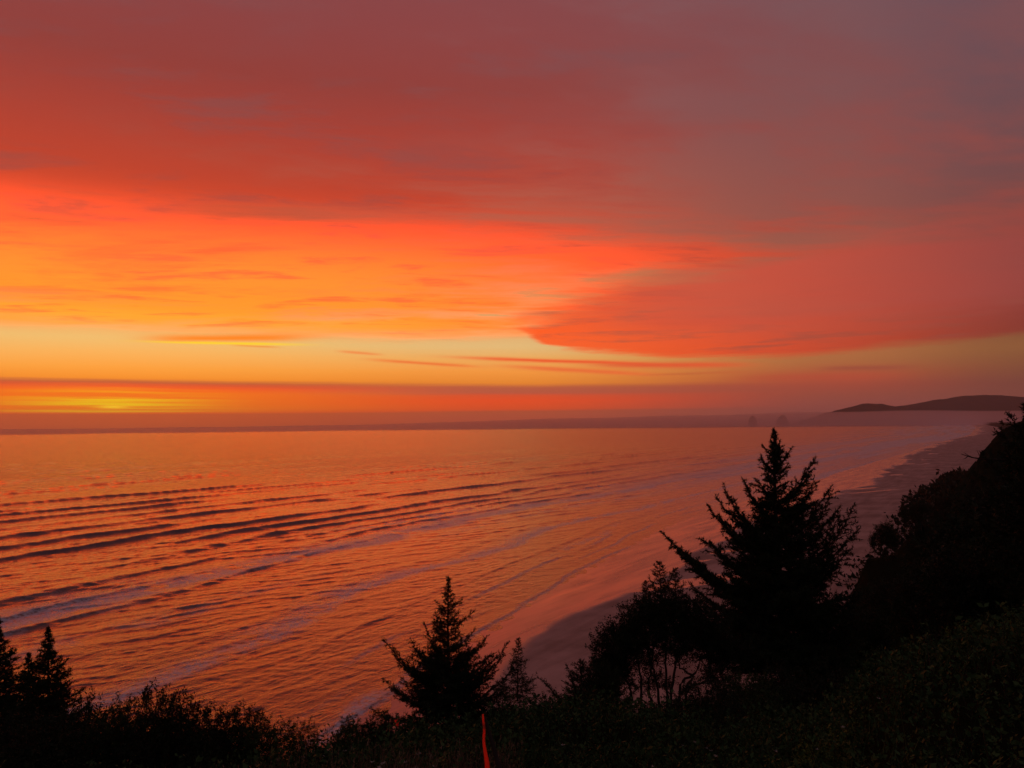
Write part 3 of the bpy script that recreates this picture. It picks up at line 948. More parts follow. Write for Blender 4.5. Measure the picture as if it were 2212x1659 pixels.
# wind-shaped thicket: several stems under one flat crown
def canopy_tree(name, stems, blobs, seed, nleaf, ll, lw, mat, stem_r=0.05):
    """stems: polylines; blobs: (x,y,z,rx,ry,rz) crowns"""
    g = np.random.default_rng(seed)
    wood, lf = Bag(), Bag()
    for st in stems:
        st = np.array(st, float)
        k = np.linspace(0, len(st) - 1, 4 * len(st))
        pts = np.stack([np.interp(k, np.arange(len(st)), st[:, j]) for j in range(3)], -1)
        pts += g.normal(scale=0.02, size=pts.shape)
        wood.add(*tube(pts, np.linspace(stem_r, stem_r * .35, len(pts)), 6))
    for (x, y, z, rx, ry, rz) in blobs:
        m = int(nleaf * rx * rz)
        # twigs starting in the blob and reaching out past it
        nt = max(6, m // 26)
        dv = g.normal(size=(nt, 3)); dv /= np.linalg.norm(dv, axis=1)[:, None]
        rr = g.random(nt) ** 0.45
        c0 = np.array((x, y, z)) + dv * rr[:, None] * np.array((rx, ry, rz))
        td = dv + g.normal(scale=.5, size=dv.shape) + np.array((0, 0, .35)); td /= np.linalg.norm(td, axis=1)[:, None]
        tl = ll * (2.2 + 4 * g.random(nt))
        for i in range(0, nt, 3):
            wood.add(*tube([c0[i] - td[i] * tl[i], c0[i], c0[i] + td[i] * tl[i] * .8], [ll * .10, ll * .08, ll * .03], 3))
        ii = np.repeat(np.arange(nt), 26)
        P = c0[ii] + td[ii] * (tl[ii] * g.random(len(ii)))[:, None] + g.normal(scale=ll * .5, size=(len(ii), 3))
        D = td[ii] * .6 + g.normal(scale=.6, size=(len(ii), 3)); D /= np.linalg.norm(D, axis=1)[:, None]
        lf.add(*leaves(P, D, ll * (.6 + .8 * g.random(len(ii))), lw * (.6 + .8 * g.random(len(ii))), g))
    return lf.mesh(name + '_crown', mat), wood.mesh(name + '_stem', M_bark, True)


def pm(px, py, D, bx, by):
    return ((px - bx) * D / 3000.0, (by - py) * D / 3000.0)


D_ = 22.0
bx, by = 2560, 2700


def bl(px, py, rx, rz, dy=0.0, ry=None):
    x, z = pm(px, py, D_, bx, by)
    k = D_ / 3000
    return (x, dy, z, rx * k, (ry or rx * .8) * k, rz * k)


def stm(*pts):
    return [(*([pm(p[0], p[1], D_, bx, by)[0], p[2] if len(p) > 2 else 0.0, pm(p[0], p[1], D_, bx, by)[1]]),) for p in pts]


blobs = [bl(2420, 2470, 75, 50), bl(2370, 2530, 60, 70, .2), bl(2500, 2400, 90, 60), bl(2480, 2480, 90, 45, -.3), bl(2590, 2400, 90, 70, .3), bl(2600, 2480, 100, 40), bl(2680, 2400, 70, 70),
         bl(2700, 2480, 80, 50, .3), bl(2350, 2610, 50, 70), bl(2400, 2600, 50, 50, .4), bl(2450, 2560, 50, 30, .4), bl(2760, 2450, 60, 60), bl(2780, 2560, 60, 60, .5), bl(2650, 2560, 60, 25, .6), bl(2340, 2680, 60, 40), bl(2430, 2650, 40, 30, .5), bl(2530, 2590, 50, 22, .6), bl(2860, 2560, 70, 50, .6), bl(2800, 2660, 60, 25, .7), bl(2560, 2680, 60, 22, .9)]
stems = [stm((2590, 2740), (2582, 2600, .1), (2590, 2480, .2), (2585, 2300)), stm((2560, 2740), (2540, 2620, -.1), (2500, 2480), (2480, 2400)),
         stm((2600, 2730), (2625, 2600, .3), (2640, 2500), (2650, 2400)), stm((2480, 2730), (2490, 2640), (2470, 2540), (2420, 2460)),
         stm((2520, 2730), (2515, 2640), (2530, 2560), (2550, 2450)), stm((2620, 2740), (2640, 2640), (2700, 2600), (2740, 2520), (2760, 2450)),
         stm((2650, 2730), (2670, 2660), (2740, 2640), (2800, 2560)), stm((2640, 2690), (2690, 2620), (2640, 2590), (2610, 2520)), stm((2455, 2720), (2440, 2650), (2400, 2590), (2370, 2520))]
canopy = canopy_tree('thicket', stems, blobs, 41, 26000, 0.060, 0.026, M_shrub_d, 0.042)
cx, cz = 4.08, 42.30
place(canopy, 'wind_shaped_tree', (cx, 22.0, cz), 'flat umbrella crown over bare leaning stems, left of the tallest spruce')
tops = spruce('thicket_top', 1.65, 0.42, 45, ((-.32, 0, 1.2, .6), (.4, .1, 1.3, .7)), nbr=44, nl=0.055, nw=0.018, dens=80, up=0.45, trunk_r=0.028, lead=0.12, shape=0.7, twig=0.10)
place(tops, 'spruce_tree', (4.25, 22.6, 44.35), 'narrow spruce top poking above the umbrella shaped crown, tallest of three')
place(tops, 'spruce_tree', (3.80, 22.4, 44.30), 'thin little spruce spire at the left of the tops above the umbrella crown', rz=1.3, s=0.72)
place(tops, 'spruce_tree', (4.75, 22.9, 44.30), 'bushy spruce top leaning right above the umbrella crown, nearest the tallest spruce', rz=2.4, s=0.88)
place(tops, 'spruce_tree', (2.95, 21.5, 43.55), 'dead-looking spruce tip on the left shoulder of the umbrella crown', rz=4.4, s=0.55)

# ------------------------------------------------------------------ pines and wood on the shaded slope
def lz(x, y):
    return float(land_z(np.array([x]), np.array([y]))[0])


def pine_pair(name, H, seed, crown0=0.5, w=1.6, leanx=0.3, nleaf=900):
    g = np.random.default_rng(seed)
    st = [[(0, 0, 0), (leanx * .3, 0, H * .35), (leanx * .7, .1, H * .7), (leanx, 0, H * .97)]]
    bl_ = []
    for k in range(6):
        f = crown0 + (1 - crown0) * (k + .5) / 6
        a = g.random() * 6.28
        r_ = w * (1.15 - abs(f - .75) * 1.6) * .45
        bl_.append((leanx * f + cos(a) * w * .38, sin(a) * w * .35, H * f, r_, r_, H * .065))
        st.append([(leanx * f * .9, 0, H * (f - .08)), (leanx * f + cos(a) * w * .4, sin(a) * w * .35, H * f)])
    return canopy_tree(name, st, bl_, seed, nleaf, 0.26, 0.10, M_needle, 0.10)


pines = [pine_pair('shore_pine', 8.2, 51, .50, 1.7, .3, 1900), pine_pair('shore_pine_b', 8.0, 52, .50, 1.5, -.3, 1900)]
pine_spots = [(3418, 2092, 2168, 0, 'leftmost of the slim shore pines silhouetted on the small point, crown wide'),
              (3440, 2052, 2169, 1, 'slim shore pine with a pointed crown, tallest on the small point'),
              (3462, 2048, 2170, 0, 'slim bare-stemmed shore pine in the middle of the row on the small point'),
              (3482, 2070, 2172, 1, 'lower slim shore pine just right of the row on the small point'),
              (3505, 2090, 2176, 0, 'rightmost slim shore pine on the small point, merging with the dark slope'),
              (3535, 1978, 2080, 1, 'pine with an open crown standing up from the slope edge above the small point'),
              (3565, 1972, 2080, 0, 'spreading pine on the slope edge, second above the small point'),
              (3600, 1958, 2060, 1, 'dense pine on the slope edge where the wood begins to close')]


def at(pxx, pyy, D):
    """world point seen at photo pixel (4000 wide) at forward distance D"""
    x = (pxx - 2000) / 3000.0
    y = -(pyy - 1500) / 3000.0
    xl = x * cos(ROLL) + y * sin(ROLL)
    yl = -x * sin(ROLL) + y * cos(ROLL)
    d = (xl, cos(PITCH) - yl * sin(PITCH), sin(PITCH) + yl * cos(PITCH))
    k = D / d[1]
    return d[0] * k, D, EYE + d[2] * k


for (a_, top, base, k, lab) in pine_spots:
    D = 185 if base > 2100 else 230
    x, y, z = at(a_, base, D)
    z2 = at(a_, top, D)[2]
    z -= 1.2
    place(pines[k], 'shore_pine', (x, y, z), lab, 'shore pines on the slope edge', rz=a_ * .37, s=(z2 - z) / 8.4)

protoA = spruce('slope_conifer', 10.0, 2.7, 61, (), nbr=62, nl=0.34, nw=0.13, dens=13, up=0.2, trunk_r=0.16, lead=0.08, shape=0.8, twig=0.5)
protoB = spruce('slope_conifer_b', 9.0, 3.0, 62, (), nbr=56, nl=0.36, nw=0.14, dens=13, up=0.55, trunk_r=0.16, lead=0.06, shape=0.6, twig=0.55)
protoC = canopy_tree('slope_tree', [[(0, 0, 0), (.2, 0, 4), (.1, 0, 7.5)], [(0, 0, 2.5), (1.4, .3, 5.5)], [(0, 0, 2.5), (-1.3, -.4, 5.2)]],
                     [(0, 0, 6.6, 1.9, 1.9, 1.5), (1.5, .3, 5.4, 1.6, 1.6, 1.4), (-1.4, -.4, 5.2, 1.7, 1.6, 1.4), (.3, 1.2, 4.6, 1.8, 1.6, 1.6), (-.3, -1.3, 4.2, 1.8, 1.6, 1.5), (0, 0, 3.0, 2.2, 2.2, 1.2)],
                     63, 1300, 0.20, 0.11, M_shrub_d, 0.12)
protos = [protoA, protoB, protoC]
OX = [3300, 3350, 3400, 3500, 3520, 3600, 3640, 3700, 3750, 3830, 3900, 3960, 4000, 4600]
OY = [2330, 2200, 2165, 2165, 2060, 1968, 1935, 1885, 1858, 1835, 1790, 1700, 1640, 1250]
g = np.random.default_rng(91)
cnt = 0
spots = []
tries = 0
while cnt < 255 and tries < 60000:
    tries += 1
    y = 30 + 620 * g.random() ** 1.9
    side = 0.40 + 0.42 * g.random()
    x = side * y
    q = (x - float(coast(TX, np.array([y]))[0])) * .85
    z = lz(x, y)
    if q < 2 or z < 2: continue
    pxx = 2000 + 3000 * side
    if pxx < 3360 and y > 120: continue
    if pxx < 3290: continue
    top = 1640 + (EYE - z) / y * 3000
    oy = float(np.interp(pxx - 3000 * 2.0 / y, OX, OY))
    allowed = (top - oy) / 3000 * y * 0.97
    if allowed < 2.6: continue
    mind = 2.6 + y * 0.012
    if any((x - a) ** 2 + (y - b) ** 2 < mind ** 2 for a, b in spots): continue
    spots.append((x, y))
    h = min(7.0 + 5.5 * g.random(), allowed * (0.82 + .18 * g.random()))
    k = int(g.integers(0, 3))
    s = h / (10.0, 9.0, 8.2)[k]
    depth = 'nearest' if y < 75 else 'halfway down' if y < 150 else 'low down' if y < 300 else 'far along'
    col_ = 'at its left edge' if pxx < 3520 else 'left of its middle' if pxx < 3700 else 'right of its middle' if pxx < 3860 else 'by the right frame edge' if pxx < 4000 else 'past the frame edge'
    size = 'tall' if h > 9.2 else 'middling' if h > 6.2 else 'short'
    kind = ('pointed conifer', 'broad ragged conifer', 'round-crowned tree')[k]
    place(protos[k], 'slope_conifer' if k < 2 else 'slope_tree', (x, y, z - .4),
          f'{size} {kind} {depth} on the unlit slope, {col_}', 'trees crowding the unlit slope at right', rz=6.28 * g.random(), s=max(s, .35), cat='tree')
    cnt += 1

# low bushes crowding the two small points
bush = 0
for (mx, my, rx, ry, nm, nb) in ((105, 186, 21, 10, 'nearer', 26), (139, 234, 23, 11, 'farther', 24)):
    for _ in range(nb):
        a = g.random() * 2 * pi
        rr = math.sqrt(g.random()) * 1.0
        x, y = mx + rx * rr * cos(a), my + ry * rr * sin(a)
        z = lz(x, y)
        side_ = 'seaward rim' if cos(a) * rr < -.45 else 'crown' if rr < .5 else 'landward part'
        h = 1.1 + 1.3 * g.random()
        place(protos[2], 'bush', (x, y, z - .5), f'{"taller" if h > 1.8 else "low"} dark bush on the {side_} of the {nm} small point', 'bushes on the two small points', rz=6.28 * g.random(), s=h / 8.2, cat='bush', sz=1.15)

# the tree that reaches in from the right edge
B = (4110, 2560, 27.0)
T = [tipm(*p[:2], *B, p[2], p[3]) for p in ((3985, 1640, 0, 1760), (3960, 1700, .3, 1800), (3935, 1760, -.3, 1880), (3900, 1800, .3, 1920), (3880, 1870, .4, 1990), (3870, 1950, -.3, 2060), (3810, 2040, .2, 2160), (3830, 2150, .5, 2260))]
edge_tree = spruce('right_edge_spruce', 8.9, 1.7, 71, T, nbr=110, nl=0.14, nw=0.046, dens=44, up=0.5, trunk_r=0.16, lead=0.06, shape=.7, twig=.27)
x, y, z = at(4110, 2560, 27.0)
place(edge_tree, 'spruce_tree', (x, y, z), 'dark spruce reaching in from the right edge of the view')
# its dead, nearly bare limb, kept as part of the same tree
deadw = Bag()
p0 = np.array([(4110 - 4110) * .009, 0, (2560 - 1880) * .009])
p1 = np.array([(3805 - 4110) * .009, .2, (2560 - 1768) * .009])
dpt = [p0 + (p1 - p0) * f + np.array((0, 0, .18 * sin(f * 5))) for f in np.linspace(0, 1, 9)]
deadw.add(*tube(dpt, np.linspace(.07, .012, 9), 5))
for f, dv in ((.5, (-.3, .1, .25)), (.65, (-.25, 0, -.2)), (.75, (-.2, -.1, .25)), (.85, (-.25, .1, .14)), (.92, (-.15, 0, -.12))):
    q0 = p0 + (p1 - p0) * f + np.array((0, 0, .18 * sin(f * 5)))
    deadw.add(*tube([q0, q0 + np.array(dv) * .6, q0 + np.array(dv) * 1.1 + np.array((0, 0, .04))], [.018, .012, .005], 4))
root = [o for o in S.objects if o.get('label') == 'dark spruce reaching in from the right edge of the view'][0]
link('dead_limb', deadw.mesh('dead_limb', M_bark, True), root)

# scrub clothing the steep faces between the trees: one mass
g = np.random.default_rng(29)
N_ = 60000
yy = 32 + 640 * g.random(N_) ** 1.7
sd2 = .36 + .46 * g.random(N_)
xx = sd2 * yy
zz = land_z(xx, yy)
q_ = (xx - coast(TX, yy)) * .85
pt_ = np.minimum(np.hypot((xx - 105) / 23, (yy - 186) / 13), np.hypot((xx - 139) / 25, (yy - 234) / 14))
k_ = (q_ > -10) & (zz > .5) & ((sd2 > .43) | (yy < 60)) & (pt_ > 1.12)
xx, yy, zz = xx[k_], yy[k_], zz[k_]
zn = np.minimum(land_z(xx - 1.6, yy), land_z(xx, yy - 1.6))
zz = zz + np.minimum(zn - zz, 0) * g.random(len(xx)) + .1
ii = np.repeat(np.arange(len(xx)), 5)
sc_ = (.16 + .0032 * yy[ii]) * (.6 + .8 * g.random(len(ii)))
P = np.stack([xx, yy, zz], -1)[ii] + g.normal(size=(len(ii), 3)) * sc_[:, None] * np.array((1.2, 1.2, .7))
D = g.normal(size=(len(ii), 3)) + np.array((-.4, -.4, .7)); D /= np.linalg.norm(D, axis=1)[:, None]
V, F = leaves(P, D, sc_ * 1.5, sc_ * .9, g)
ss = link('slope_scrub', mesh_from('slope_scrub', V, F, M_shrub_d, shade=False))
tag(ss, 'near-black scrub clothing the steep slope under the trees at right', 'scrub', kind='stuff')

# far wood along the curving shore: one mass
g = np.random.default_rng(5)
bag = Bag()
NT_ = 14000
yy = np.concatenate([np.linspace(230, 1000, 5500), np.geomspace(1000, 11000, NT_ - 5500)]) * (1 + .05 * g.normal(size=NT_))
off = (4 + (90 + .16 * yy) * g.random(NT_) ** 1.8)
xx = coast(TX, yy) + 6 + off
zz = np.where(yy < 760, land_z(xx, yy), 1.5 + 6 * smooth(0, 60, xx - coast(TX, yy)) + 0.012 * (xx - coast(TX, yy)) * smooth(300, 1200, yy))
hh = (8 + 13 * g.random(NT_)) * smooth(0, 70, off + 18)
ang_ = np.linspace(0, 2 * pi, 6, endpoint=False)
VV, FF = [], []
for i in range(NT_):
    pxx = 2000 + 3000 * xx[i] / yy[i]
    if yy[i] < 1000:
        lim = np.interp(pxx, [3300, 3400, 3520, 3600, 3700, 3760, 3800, 3860, 3900, 4000, 4600], [2330, 2165, 2080, 1985, 1900, 1845, 1790, 1715, 1680, 1640, 1600])
        hh[i] = min(hh[i], max(3.5 + 4.0 * (i % 7) / 6.0, (1640 - lim) / 3000 * yy[i] + EYE - zz[i]))
    w_ = hh[i] * (.24 + .14 * g.random())
    base = len(VV)
    j = g.random(12) * .5 + .75
    for m_ in range(6):
        VV.append((xx[i] + cos(ang_[m_]) * w_ * j[m_], yy[i] + sin(ang_[m_]) * w_ * j[m_], zz[i] - 1))
    for m_ in range(6):
        VV.append((xx[i] + cos(ang_[m_] + .4) * w_ * .75 * j[m_ + 6], yy[i] + sin(ang_[m_] + .4) * w_ * .75 * j[m_ + 6], zz[i] + hh[i] * .62))
    VV.append((xx[i], yy[i], zz[i] + hh[i]))
    for m_ in range(6):
        k = (m_ + 1) % 6
        FF += [(base + m_, base + k, base + 6 + k), (base + m_, base + 6 + k, base + 6 + m_), (base + 6 + m_, base + 6 + k, base + 12)]
fw = link('distant_wood', mesh_from('distant_wood', np.array(VV), np.array(FF), M_wood, shade=False))
tag(fw, 'hazy dark wood following the curve of the bay', 'woodland', kind='stuff')

# ------------------------------------------------------------------ shrubs along the brow at left
shA = canopy_tree('shrub', [[(0, 0, 0), (.1, 0, .5), (.2, 0, 1.0)], [(0, 0, 0), (-.3, .1, .6), (-.5, 0, .9)], [(0, 0, 0), (.4, -.1, .5), (.6, 0, .8)]],
                  [(0, 0, .95, .42, .4, .28), (-.48, .1, .72, .38, .35, .26), (.52, -.1, .68, .36, .35, .26), (.1, .3, .5, .6, .4, .35), (-.1, -.3, .4, .7, .4, .35), (.75, 0, .4, .3, .3, .3), (-.75, 0, .4, .3, .3, .3)],
                  101, 21000, 0.034, 0.018, M_shrub_d, 0.016)
shB = canopy_tree('shrub_b', [[(0, 0, 0), (.05, 0, .6), (0, 0, 1.2)], [(0, 0, .2), (.3, .1, .8), (.35, 0, 1.1)], [(0, 0, .1), (-.3, -.1, .6), (-.45, 0, 1.0)]],
                  [(0, 0, 1.05, .25, .25, .26), (.33, 0, .85, .26, .25, .26), (-.4, 0, .85, .22, .25, .22), (0, .2, .6, .5, .4, .3), (.1, -.2, .35, .65, .4, .32), (-.3, 0, .3, .6, .4, .3)],
                  102, 19000, 0.032, 0.017, M_shrub, 0.014)
yb = canopy_tree('yellow_brush', [[(0, 0, 0), (.05, 0, .4), (0, 0, .8)], [(0, 0, 0), (.3, .1, .5)], [(0, 0, 0), (-.3, -.1, .5)]],
                 [(0, 0, .55, .5, .5, .25), (.5, 0, .42, .4, .4, .25), (-.5, 0, .4, .45, .4, .25), (0, .4, .35, .6, .4, .25), (.1, -.4, .28, .7, .4, .25)],
                 103, 13000, 0.030, 0.016, M_yellow, 0.012)
shrubs = [  # px, top py, D, proto, scale, label
    (330, 2722, 13.2, 0, .95, 'open-topped shrub right beside the second spruce from the left edge'),
    (440, 2760, 12.6, 1, .80, 'loose leggy shrub left of the tallest round shrub on the left brow'),
    (495, 2732, 12.8, 1, .85, 'thin pale-edged shrub touching the tallest round shrub from the left'),
    (600, 2692, 12.5, 0, 1.05, 'tallest round-headed shrub on the left part of the brow'),
    (720, 2722, 12.6, 0, .9, 'shrub with a small pointed tuft, right of the tallest round shrub'),
    (830, 2768, 12.2, 0, .9, 'low spreading shrub in the middle of the left brow'),
    (945, 2766, 12.4, 0, .85, 'rounded shrub just before the brow dips to open water'),
    (1045, 2800, 12.0, 1, .75, 'small twiggy shrub at the right end of the left brow thicket'),
    (210, 2800, 11.5, 0, 1.1, 'dark shrub in front of the second spruce from the left edge'),
    (60, 2790, 11.0, 0, 1.2, 'broad black shrub filling the lower left corner'),
    (1190, 2812, 12.0, 1, .5, 'tiny upright sprig of shrub alone against the swash at left of centre'),
    (1365, 2796, 12.0, 1, .5, 'second tiny sprig shrub, the one nearer the small spruce'),
    (1490, 2790, 12.6, 0, .62, 'flat low shrub at the left foot of the small centre spruce'),
    (2140, 2722, 16.5, 1, .8, 'low shrub between the sapling and the bushy low spruce'),
    (2290, 2690, 15.5, 0, .9, 'low shrub below the bushy low spruce, centre right'),
    (2950, 2625, 18.0, 1, 1.3, 'grey-tipped shrub in front of the trunk of the tallest spruce'),
    (2760, 2660, 16.0, 0, 1.2, 'dark shrub under the bare leaning stems'),
    (3060, 2600, 22.0, 0, 1.5, 'round dark shrub hiding the foot of the trunk of the tallest spruce'),
    (2860, 2640, 19.0, 0, 1.3, 'low dark shrub between the leaning stems and the tallest spruce'),
    (3260, 2600, 20.0, 0, 1.7, 'dark shrub at the right foot of the tallest spruce'),
    (3480, 2540, 20.0, 1, 1.9, 'tall dim shrub right of the tallest spruce on the shaded bank'),
    (3700, 2480, 18.0, 0, 2.0, 'wide dim shrub on the shaded bank toward the right edge'),
]
for (a_, top, D, k, s, lab) in shrubs:
    x, y, z = at(a_, top, D)
    H_ = 1.26 * s
    zb = z - H_
    zg = lz(x, y)
    place((shA, shB)[k], 'shrub', (x, y, min(zb, zg) if zb > zg else zb), lab, None, rz=a_ * 0.71, s=s, cat='shrub', sz=1.0 if zb <= zg else (z - zg) / H_)
for (a_, top, D, s, lab) in ((3960, 2440, 10.5, 1.15, 'yellow-green brush mound at the right edge, highest of the near brush'), (3560, 2770, 8.4, 1.05, 'low yellow-tinged brush in the lower right foreground'),
                             (3840, 2650, 9.0, 1.2, 'dim greenish brush between the two yellow mounds at lower right'), (3300, 2870, 7.4, .9, 'yellowish brush nearest the bottom edge, right of centre'),
                             (3700, 2850, 7.6, 1.0, 'brown-tipped brush at the bottom right')):
    x, y, z = at(a_, top, D)
    place(yb, 'brush', (x, y, z - .82 * s), lab, None, rz=a_ * .3, s=s, cat='brush')

# ------------------------------------------------------------------ ground cover
g = np.random.default_rng(17)
N_ = 22000
th = np.radians(-44 + 90 * g.random(N_))
r_ = 4.2 + 27 * g.random(N_) ** 1.35
X = r_ * np.sin(th); Y = r_ * np.cos(th)
Z = land_z(X, Y)
dens_ = fbm(X / 1.3, Y / 1.3, 3, 55)
keep = dens_ + .35 * g.random(N_) > .38
X, Y, Z, r_, dens_ = X[keep], Y[keep], Z[keep], r_[keep], dens_[keep]
n_s = len(X)
hs = (0.12 + 0.30 * g.random(n_s) ** 2) * (0.6 + 1.0 * dens_) * (1 + .02 * r_)
tilt_ = g.normal(scale=.28, size=(n_s, 2))
kl = 13
ii = np.repeat(np.arange(n_s), kl)
f = g.random(len(ii)) ** .7
base = np.stack([X, Y, Z - .03], -1)
dirs = np.stack([tilt_[:, 0], tilt_[:, 1], np.ones(n_s)], -1); dirs /= np.linalg.norm(dirs, axis=1)[:, None]
P = base[ii] + dirs[ii] * (hs[ii] * f)[:, None]
a = g.random(len(ii)) * 2 * pi
D = np.stack([np.cos(a), np.sin(a), .25 + .9 * g.random(len(ii))], -1); D /= np.linalg.norm(D, axis=1)[:, None]
Ls = (0.020 + .0026 * r_[ii]) * (.35 + 1.2 * g.random(len(ii))) * (.6 + .8 * g.random(n_s))[ii]
V, F = leaves(P, D, Ls, Ls * .55, g)
gc = link('ground_cover', mesh_from('ground_cover', V, F, M_cover, shade=False))
tag(gc, 'low dense leafy ground cover over the whole near slope', 'ground cover', kind='stuff')
V, F = blades(base, dirs, hs * 1.05, np.full(n_s, .006) + .0006 * r_, g)
gs = link('ground_cover_stems', mesh_from('ground_cover_stems', V, F, M_bark, shade=False))
tag(gs, 'thin dark stems standing in the leafy ground cover', 'stems', kind='stuff')

# dry grass, mostly at lower left
N_ = 9000
th = np.radians(-36 + 36 * g.random(N_) ** 1.5)
r_ = 4.6 + 3.2 * g.random(N_) ** 1.5
X = r_ * np.sin(th); Y = r_ * np.cos(th)
k_ = (fbm(X / .5, Y / .5, 2, 66) + .15 * g.random(N_) > .52)
X, Y, r_ = X[k_], Y[k_], r_[k_]
Z = land_z(X, Y)
D = np.stack([g.normal(scale=.22, size=len(X)) + .1, g.normal(scale=.22, size=len(X)), np.ones(len(X))], -1); D /= np.linalg.norm(D, axis=1)[:, None]
bag = Bag()
L_ = .24 + .24 * g.random(len(X))
V, F = blades(np.stack([X, Y, Z], -1), D, L_, np.full(len(X), .006), g)
bag.add(V, F)
# seed heads
P = np.stack([X, Y, Z], -1) + D * (L_ * .8)[:, None]
sel = g.random(len(X)) < .4
P, D2 = P[sel], D[sel]
ii = np.repeat(np.arange(len(P)), 5)
DD = D2[ii] + g.normal(scale=.3, size=(len(ii), 3)); DD /= np.linalg.norm(DD, axis=1)[:, None]
V, F = blades(P[ii] + D2[ii] * (.06 * g.random(len(ii)))[:, None], DD, np.full(len(ii), .03), np.full(len(ii), .010), g)
bag.add(V, F)
gr = link('dry_grass', bag.mesh('dry_grass', M_dry))
tag(gr, 'reddish dry grass with seed heads along the bottom left', 'grass', kind='stuff')

# thin green grass standing through the cover
N_ = 5200
th = np.radians(-40 + 82 * g.random(N_))
r_ = 4.6 + 12 * g.random(N_) ** 1.4
X = r_ * np.sin(th); Y = r_ * np.cos(th)
k_ = fbm(X / 1.1, Y / 1.1, 2, 68) + .2 * g.random(N_) > .55
X, Y, r_ = X[k_], Y[k_], r_[k_]
Z = land_z(X, Y)
D = np.stack([g.normal(scale=.3, size=len(X)) + .1, g.normal(scale=.3, size=len(X)), np.ones(len(X))], -1); D /= np.linalg.norm(D, axis=1)[:, None]
V, F = blades(np.stack([X, Y, Z], -1), D, .25 + .35 * g.random(len(X)), .006 + .0006 * r_, g)
gg = link('green_grass', mesh_from('green_grass', V, F, M_cover, shade=False))
tag(gg, 'thin dark green grass blades rising through the ground cover', 'grass', kind='stuff')

# pale spent flower heads scattered in the cover
N_ = 130
th = np.radians(-22 + 48 * g.random(N_)); r_ = 4.8 + 5 * g.random(N_) ** 1.5
th[:75] = np.radians(-20 + 17 * g.random(75)); r_[:75] = 5.0 + 1.8 * g.random(75)
X = r_ * np.sin(th); Y = r_ * np.cos(th); Z = land_z(X, Y) + .20 + .14 * g.random(N_)
ii = np.repeat(np.arange(N_), 12)
a = g.random(len(ii)) * 2 * pi
D = np.stack([np.cos(a), np.sin(a), .15 + .3 * g.random(len(ii))], -1); D /= np.linalg.norm(D, axis=1)[:, None]
V, F = leaves(np.stack([X, Y, Z], -1)[ii], D, .016 + .018 * g.random(len(ii)), np.full(len(ii), .006), g)
fl = link('flower_heads', mesh_from('flower_heads', V, F, M_flower, shade=False))
tag(fl, 'pale spent flower heads dotted through the near ground cover', 'flowers', kind='stuff')

# ------------------------------------------------------------------ survey stakes with flagging tape
tm, t, out = mat_new('flagging_tape')
tb = bsdf(t, Base_Color=(0.97, 0.24, 0.13), Roughness=0.35)
t.sock(tb.inputs['Transmission Weight'], 0.0)
tr = t.n.new('ShaderNodeBsdfTranslucent')
tr.inputs[0].default_value = (1.0, 0.24, 0.12, 1)
ms = t.n.new('ShaderNodeMixShader'); ms.inputs[0].default_value = 0.8
t.l.new(tb.outputs[0], ms.inputs[1]); t.l.new(tr.outputs[0], ms.inputs[2]); t.l.new(ms.outputs[0], out.inputs[0])


def ribbon(pts, w, tw0, tw1, name, label, taper=1.0):
    pts = np.array(pts, float)
    k = np.linspace(0, len(pts) - 1, 36)
    C_ = np.stack([np.interp(k, np.arange(len(pts)), pts[:, j]) for j in range(3)], -1)
    C_ = np.concatenate([C_[:1], (C_[:-2] + C_[1:-1] * 2 + C_[2:]) / 4, C_[-1:]])
    aa = np.linspace(tw0, tw1, 36)
    sd_ = np.stack([np.cos(aa), np.sin(aa), 0 * aa], -1)
    wv = w * (0.75 + .25 * np.abs(np.cos(np.linspace(0, 3, 36))))
    wv = wv * np.linspace(taper, 1.0, 36)
    th_ = 0.0008
    nn = np.stack([-np.sin(aa), np.cos(aa), 0 * aa], -1)
    rows = [C_ - sd_ * wv[:, None] / 2 + nn * th_, C_ + nn * (th_ + .002), C_ + sd_ * wv[:, None] / 2 + nn * th_,
            C_ + sd_ * wv[:, None] / 2 - nn * th_, C_ - nn * (th_ - .002), C_ - sd_ * wv[:, None] / 2 - nn * th_]
    V = np.stack(rows, 1).reshape(-1, 3)
    F = []
    for i in range(35):
        for j in range(6):
            F.append((i * 6 + j, i * 6 + (j + 1) % 6, (i + 1) * 6 + (j + 1) % 6, (i + 1) * 6 + j))
    o = link(name, mesh_from(name, V, np.array(F), tm))
    return tag(o, label, 'flagging tape')


D = 5.9
top = at(1893, 2800, D)
kx, ky, kz = at(1886, 2832, D)
stake = Bag()
low = at(1968, 3060, 5.75)
sp_ = [np.array(top) + (np.array(low) - np.array(top)) * f for f in np.linspace(0, 1, 8)]
stake.add(*tube(sp_, np.linspace(.011, .024, 8), 7))
so_ = thing('stake', (0, 0, 0), 'dark leaning stick with orange tape hanging from its tip', 'stake')
link('shaft', stake.mesh('stake_shaft', M_bark, True), so_)
kn = Bag(); kn.add(*tube([np.array((kx - .02, ky - .02, kz + .02)), np.array((kx + .008, ky - .02, kz + .01)), np.array((kx + .022, ky, kz - .01))], [.012, .017, .010], 7))
link('knot', kn.mesh('tape_knot', M_bark, True), so_)
ribbon([at(1886, 2790, D - .04), at(1888, 2815, D - .04), at(1892, 2850, D - .05), at(1889, 2895, D - .06), at(1895, 2935, D - .06), at(1902, 2975, D - .05), at(1905, 3020, D - .05)],
       .040, .55, .15, 'orange_ribbon', 'long orange-red flagging tape hanging from the leaning stick at bottom centre', .35)
D = 10.9
st2 = Bag()
a0, a1 = at(1547, 2792, D), at(1551, 2850, D)
st2.add(*tube([a0, (np.array(a0) + a1) / 2, a1], [.008, .010, .012], 6))
s2_ = thing('stake', (0, 0, 0), 'short thin stick in the low brush left of the centre spruce', 'stake')
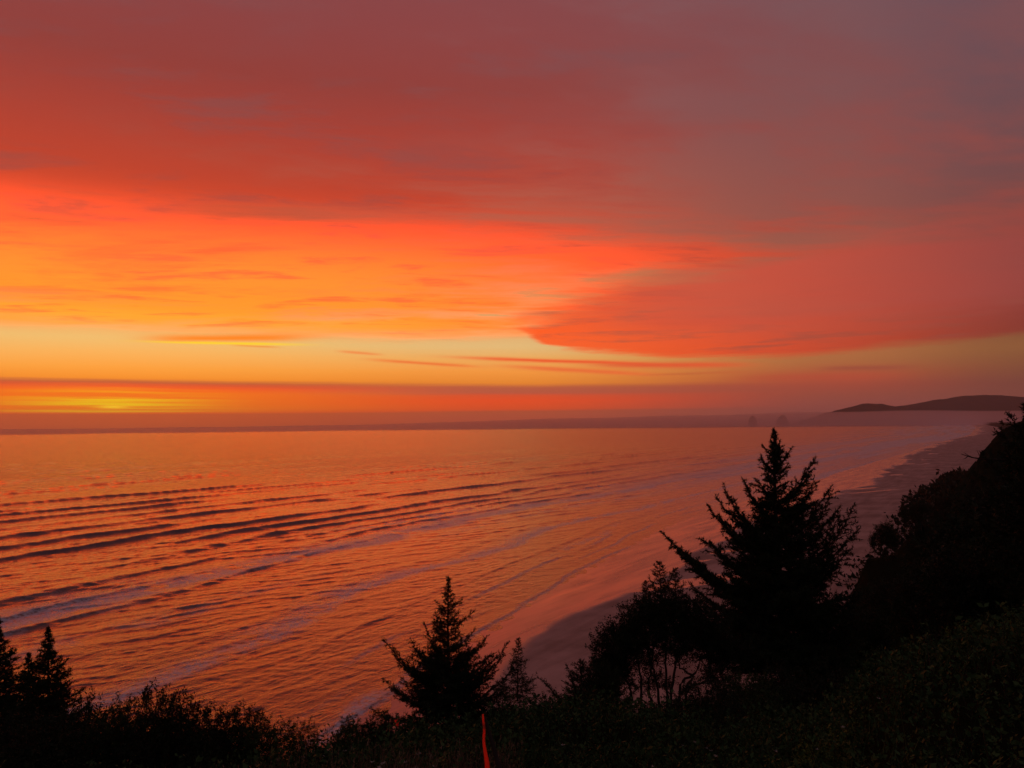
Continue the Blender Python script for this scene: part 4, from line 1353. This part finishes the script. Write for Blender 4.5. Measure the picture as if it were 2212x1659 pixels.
link('shaft', st2.mesh('stake_shaft', M_bark, True), s2_)
ribbon([at(1547, 2812, D - .03), at(1549, 2822, D - .04), at(1551, 2838, D - .05)], .055, .2, .4, 'orange_ribbon', 'short orange tape tail on the small stick below the centre spruce, left strand')
ribbon([at(1556, 2815, D - .03), at(1554, 2824, D - .04), at(1552, 2837, D - .05)], .034, .2, .6, 'orange_ribbon', 'short orange tape tail on the small stick below the centre spruce, right strand')

# ------------------------------------------------------------------ air
def box(name, x0, x1, y0, y1, z0, z1, mat):
    V = np.array([(x, y, z) for x in (x0, x1) for y in (y0, y1) for z in (z0, z1)], float)
    F = np.array([(0, 1, 3, 2), (4, 6, 7, 5), (0, 4, 5, 1), (2, 3, 7, 6), (0, 2, 6, 4), (1, 5, 7, 3)])
    return link(name, mesh_from(name, V, F, mat, shade=False))


def vol_mat(name, col, dens, aniso):
    m, t, out = mat_new(name)
    pv = t.n.new('ShaderNodeVolumePrincipled')
    pv.inputs['Color'].default_value = (*col, 1)
    pv.inputs['Density'].default_value = dens
    pv.inputs['Anisotropy'].default_value = aniso
    t.l.new(pv.outputs[0], out.inputs['Volume'])
    return m


HAZE = True
FOG = True
if HAZE:
    hz = box('haze', -31500, 31500, -31500, 31500, -6, 620, vol_mat('haze_air', (0.94, 0.80, 0.77), 0.000032, 0.55))
    hz['kind'] = 'stuff'
if FOG:
    aa = np.radians(np.linspace(-62, 62, 130))
    prof = [(7800, 1.5), (7800, 12), (8400, 70), (9300, 130), (10200, 165), (11400, 165), (11400, 1.5)]
    V = []
    for a in aa:
        w = .33 + .67 * float(smooth(radians(-22), radians(22), a))
        w = max(w, .01)
        for (r, z) in prof:
            rr = r + 260 * sin(a * 23) + 140 * sin(a * 51)
            z = z * (1 + .05 * sin(a * 17 + 1) + .03 * sin(a * 41))
            V.append((rr * sin(a), rr * cos(a), 1.5 + (z - 1.5) * w))
    m_ = len(prof)
    F = []
    for i in range(len(aa) - 1):
        for j in range(m_):
            k = (j + 1) % m_
            F.append((i * m_ + j, i * m_ + k, (i + 1) * m_ + k, (i + 1) * m_ + j))
    me = mesh_from('fog_bank', np.array(V), np.array(F), vol_mat('fog_air', (0.9, 0.86, 0.88), 0.0007, 0.6), shade=False)
    b2_ = bmesh.new(); b2_.from_mesh(me)
    bmesh.ops.holes_fill(b2_, edges=b2_.edges, sides=0)
    bmesh.ops.recalc_face_normals(b2_, faces=b2_.faces)
    b2_.to_mesh(me); b2_.free()
    fgo = link('fog_bank', me)
    tag(fgo, 'low pale fog bank lying across the foot of the far headland', 'fog', kind='stuff')
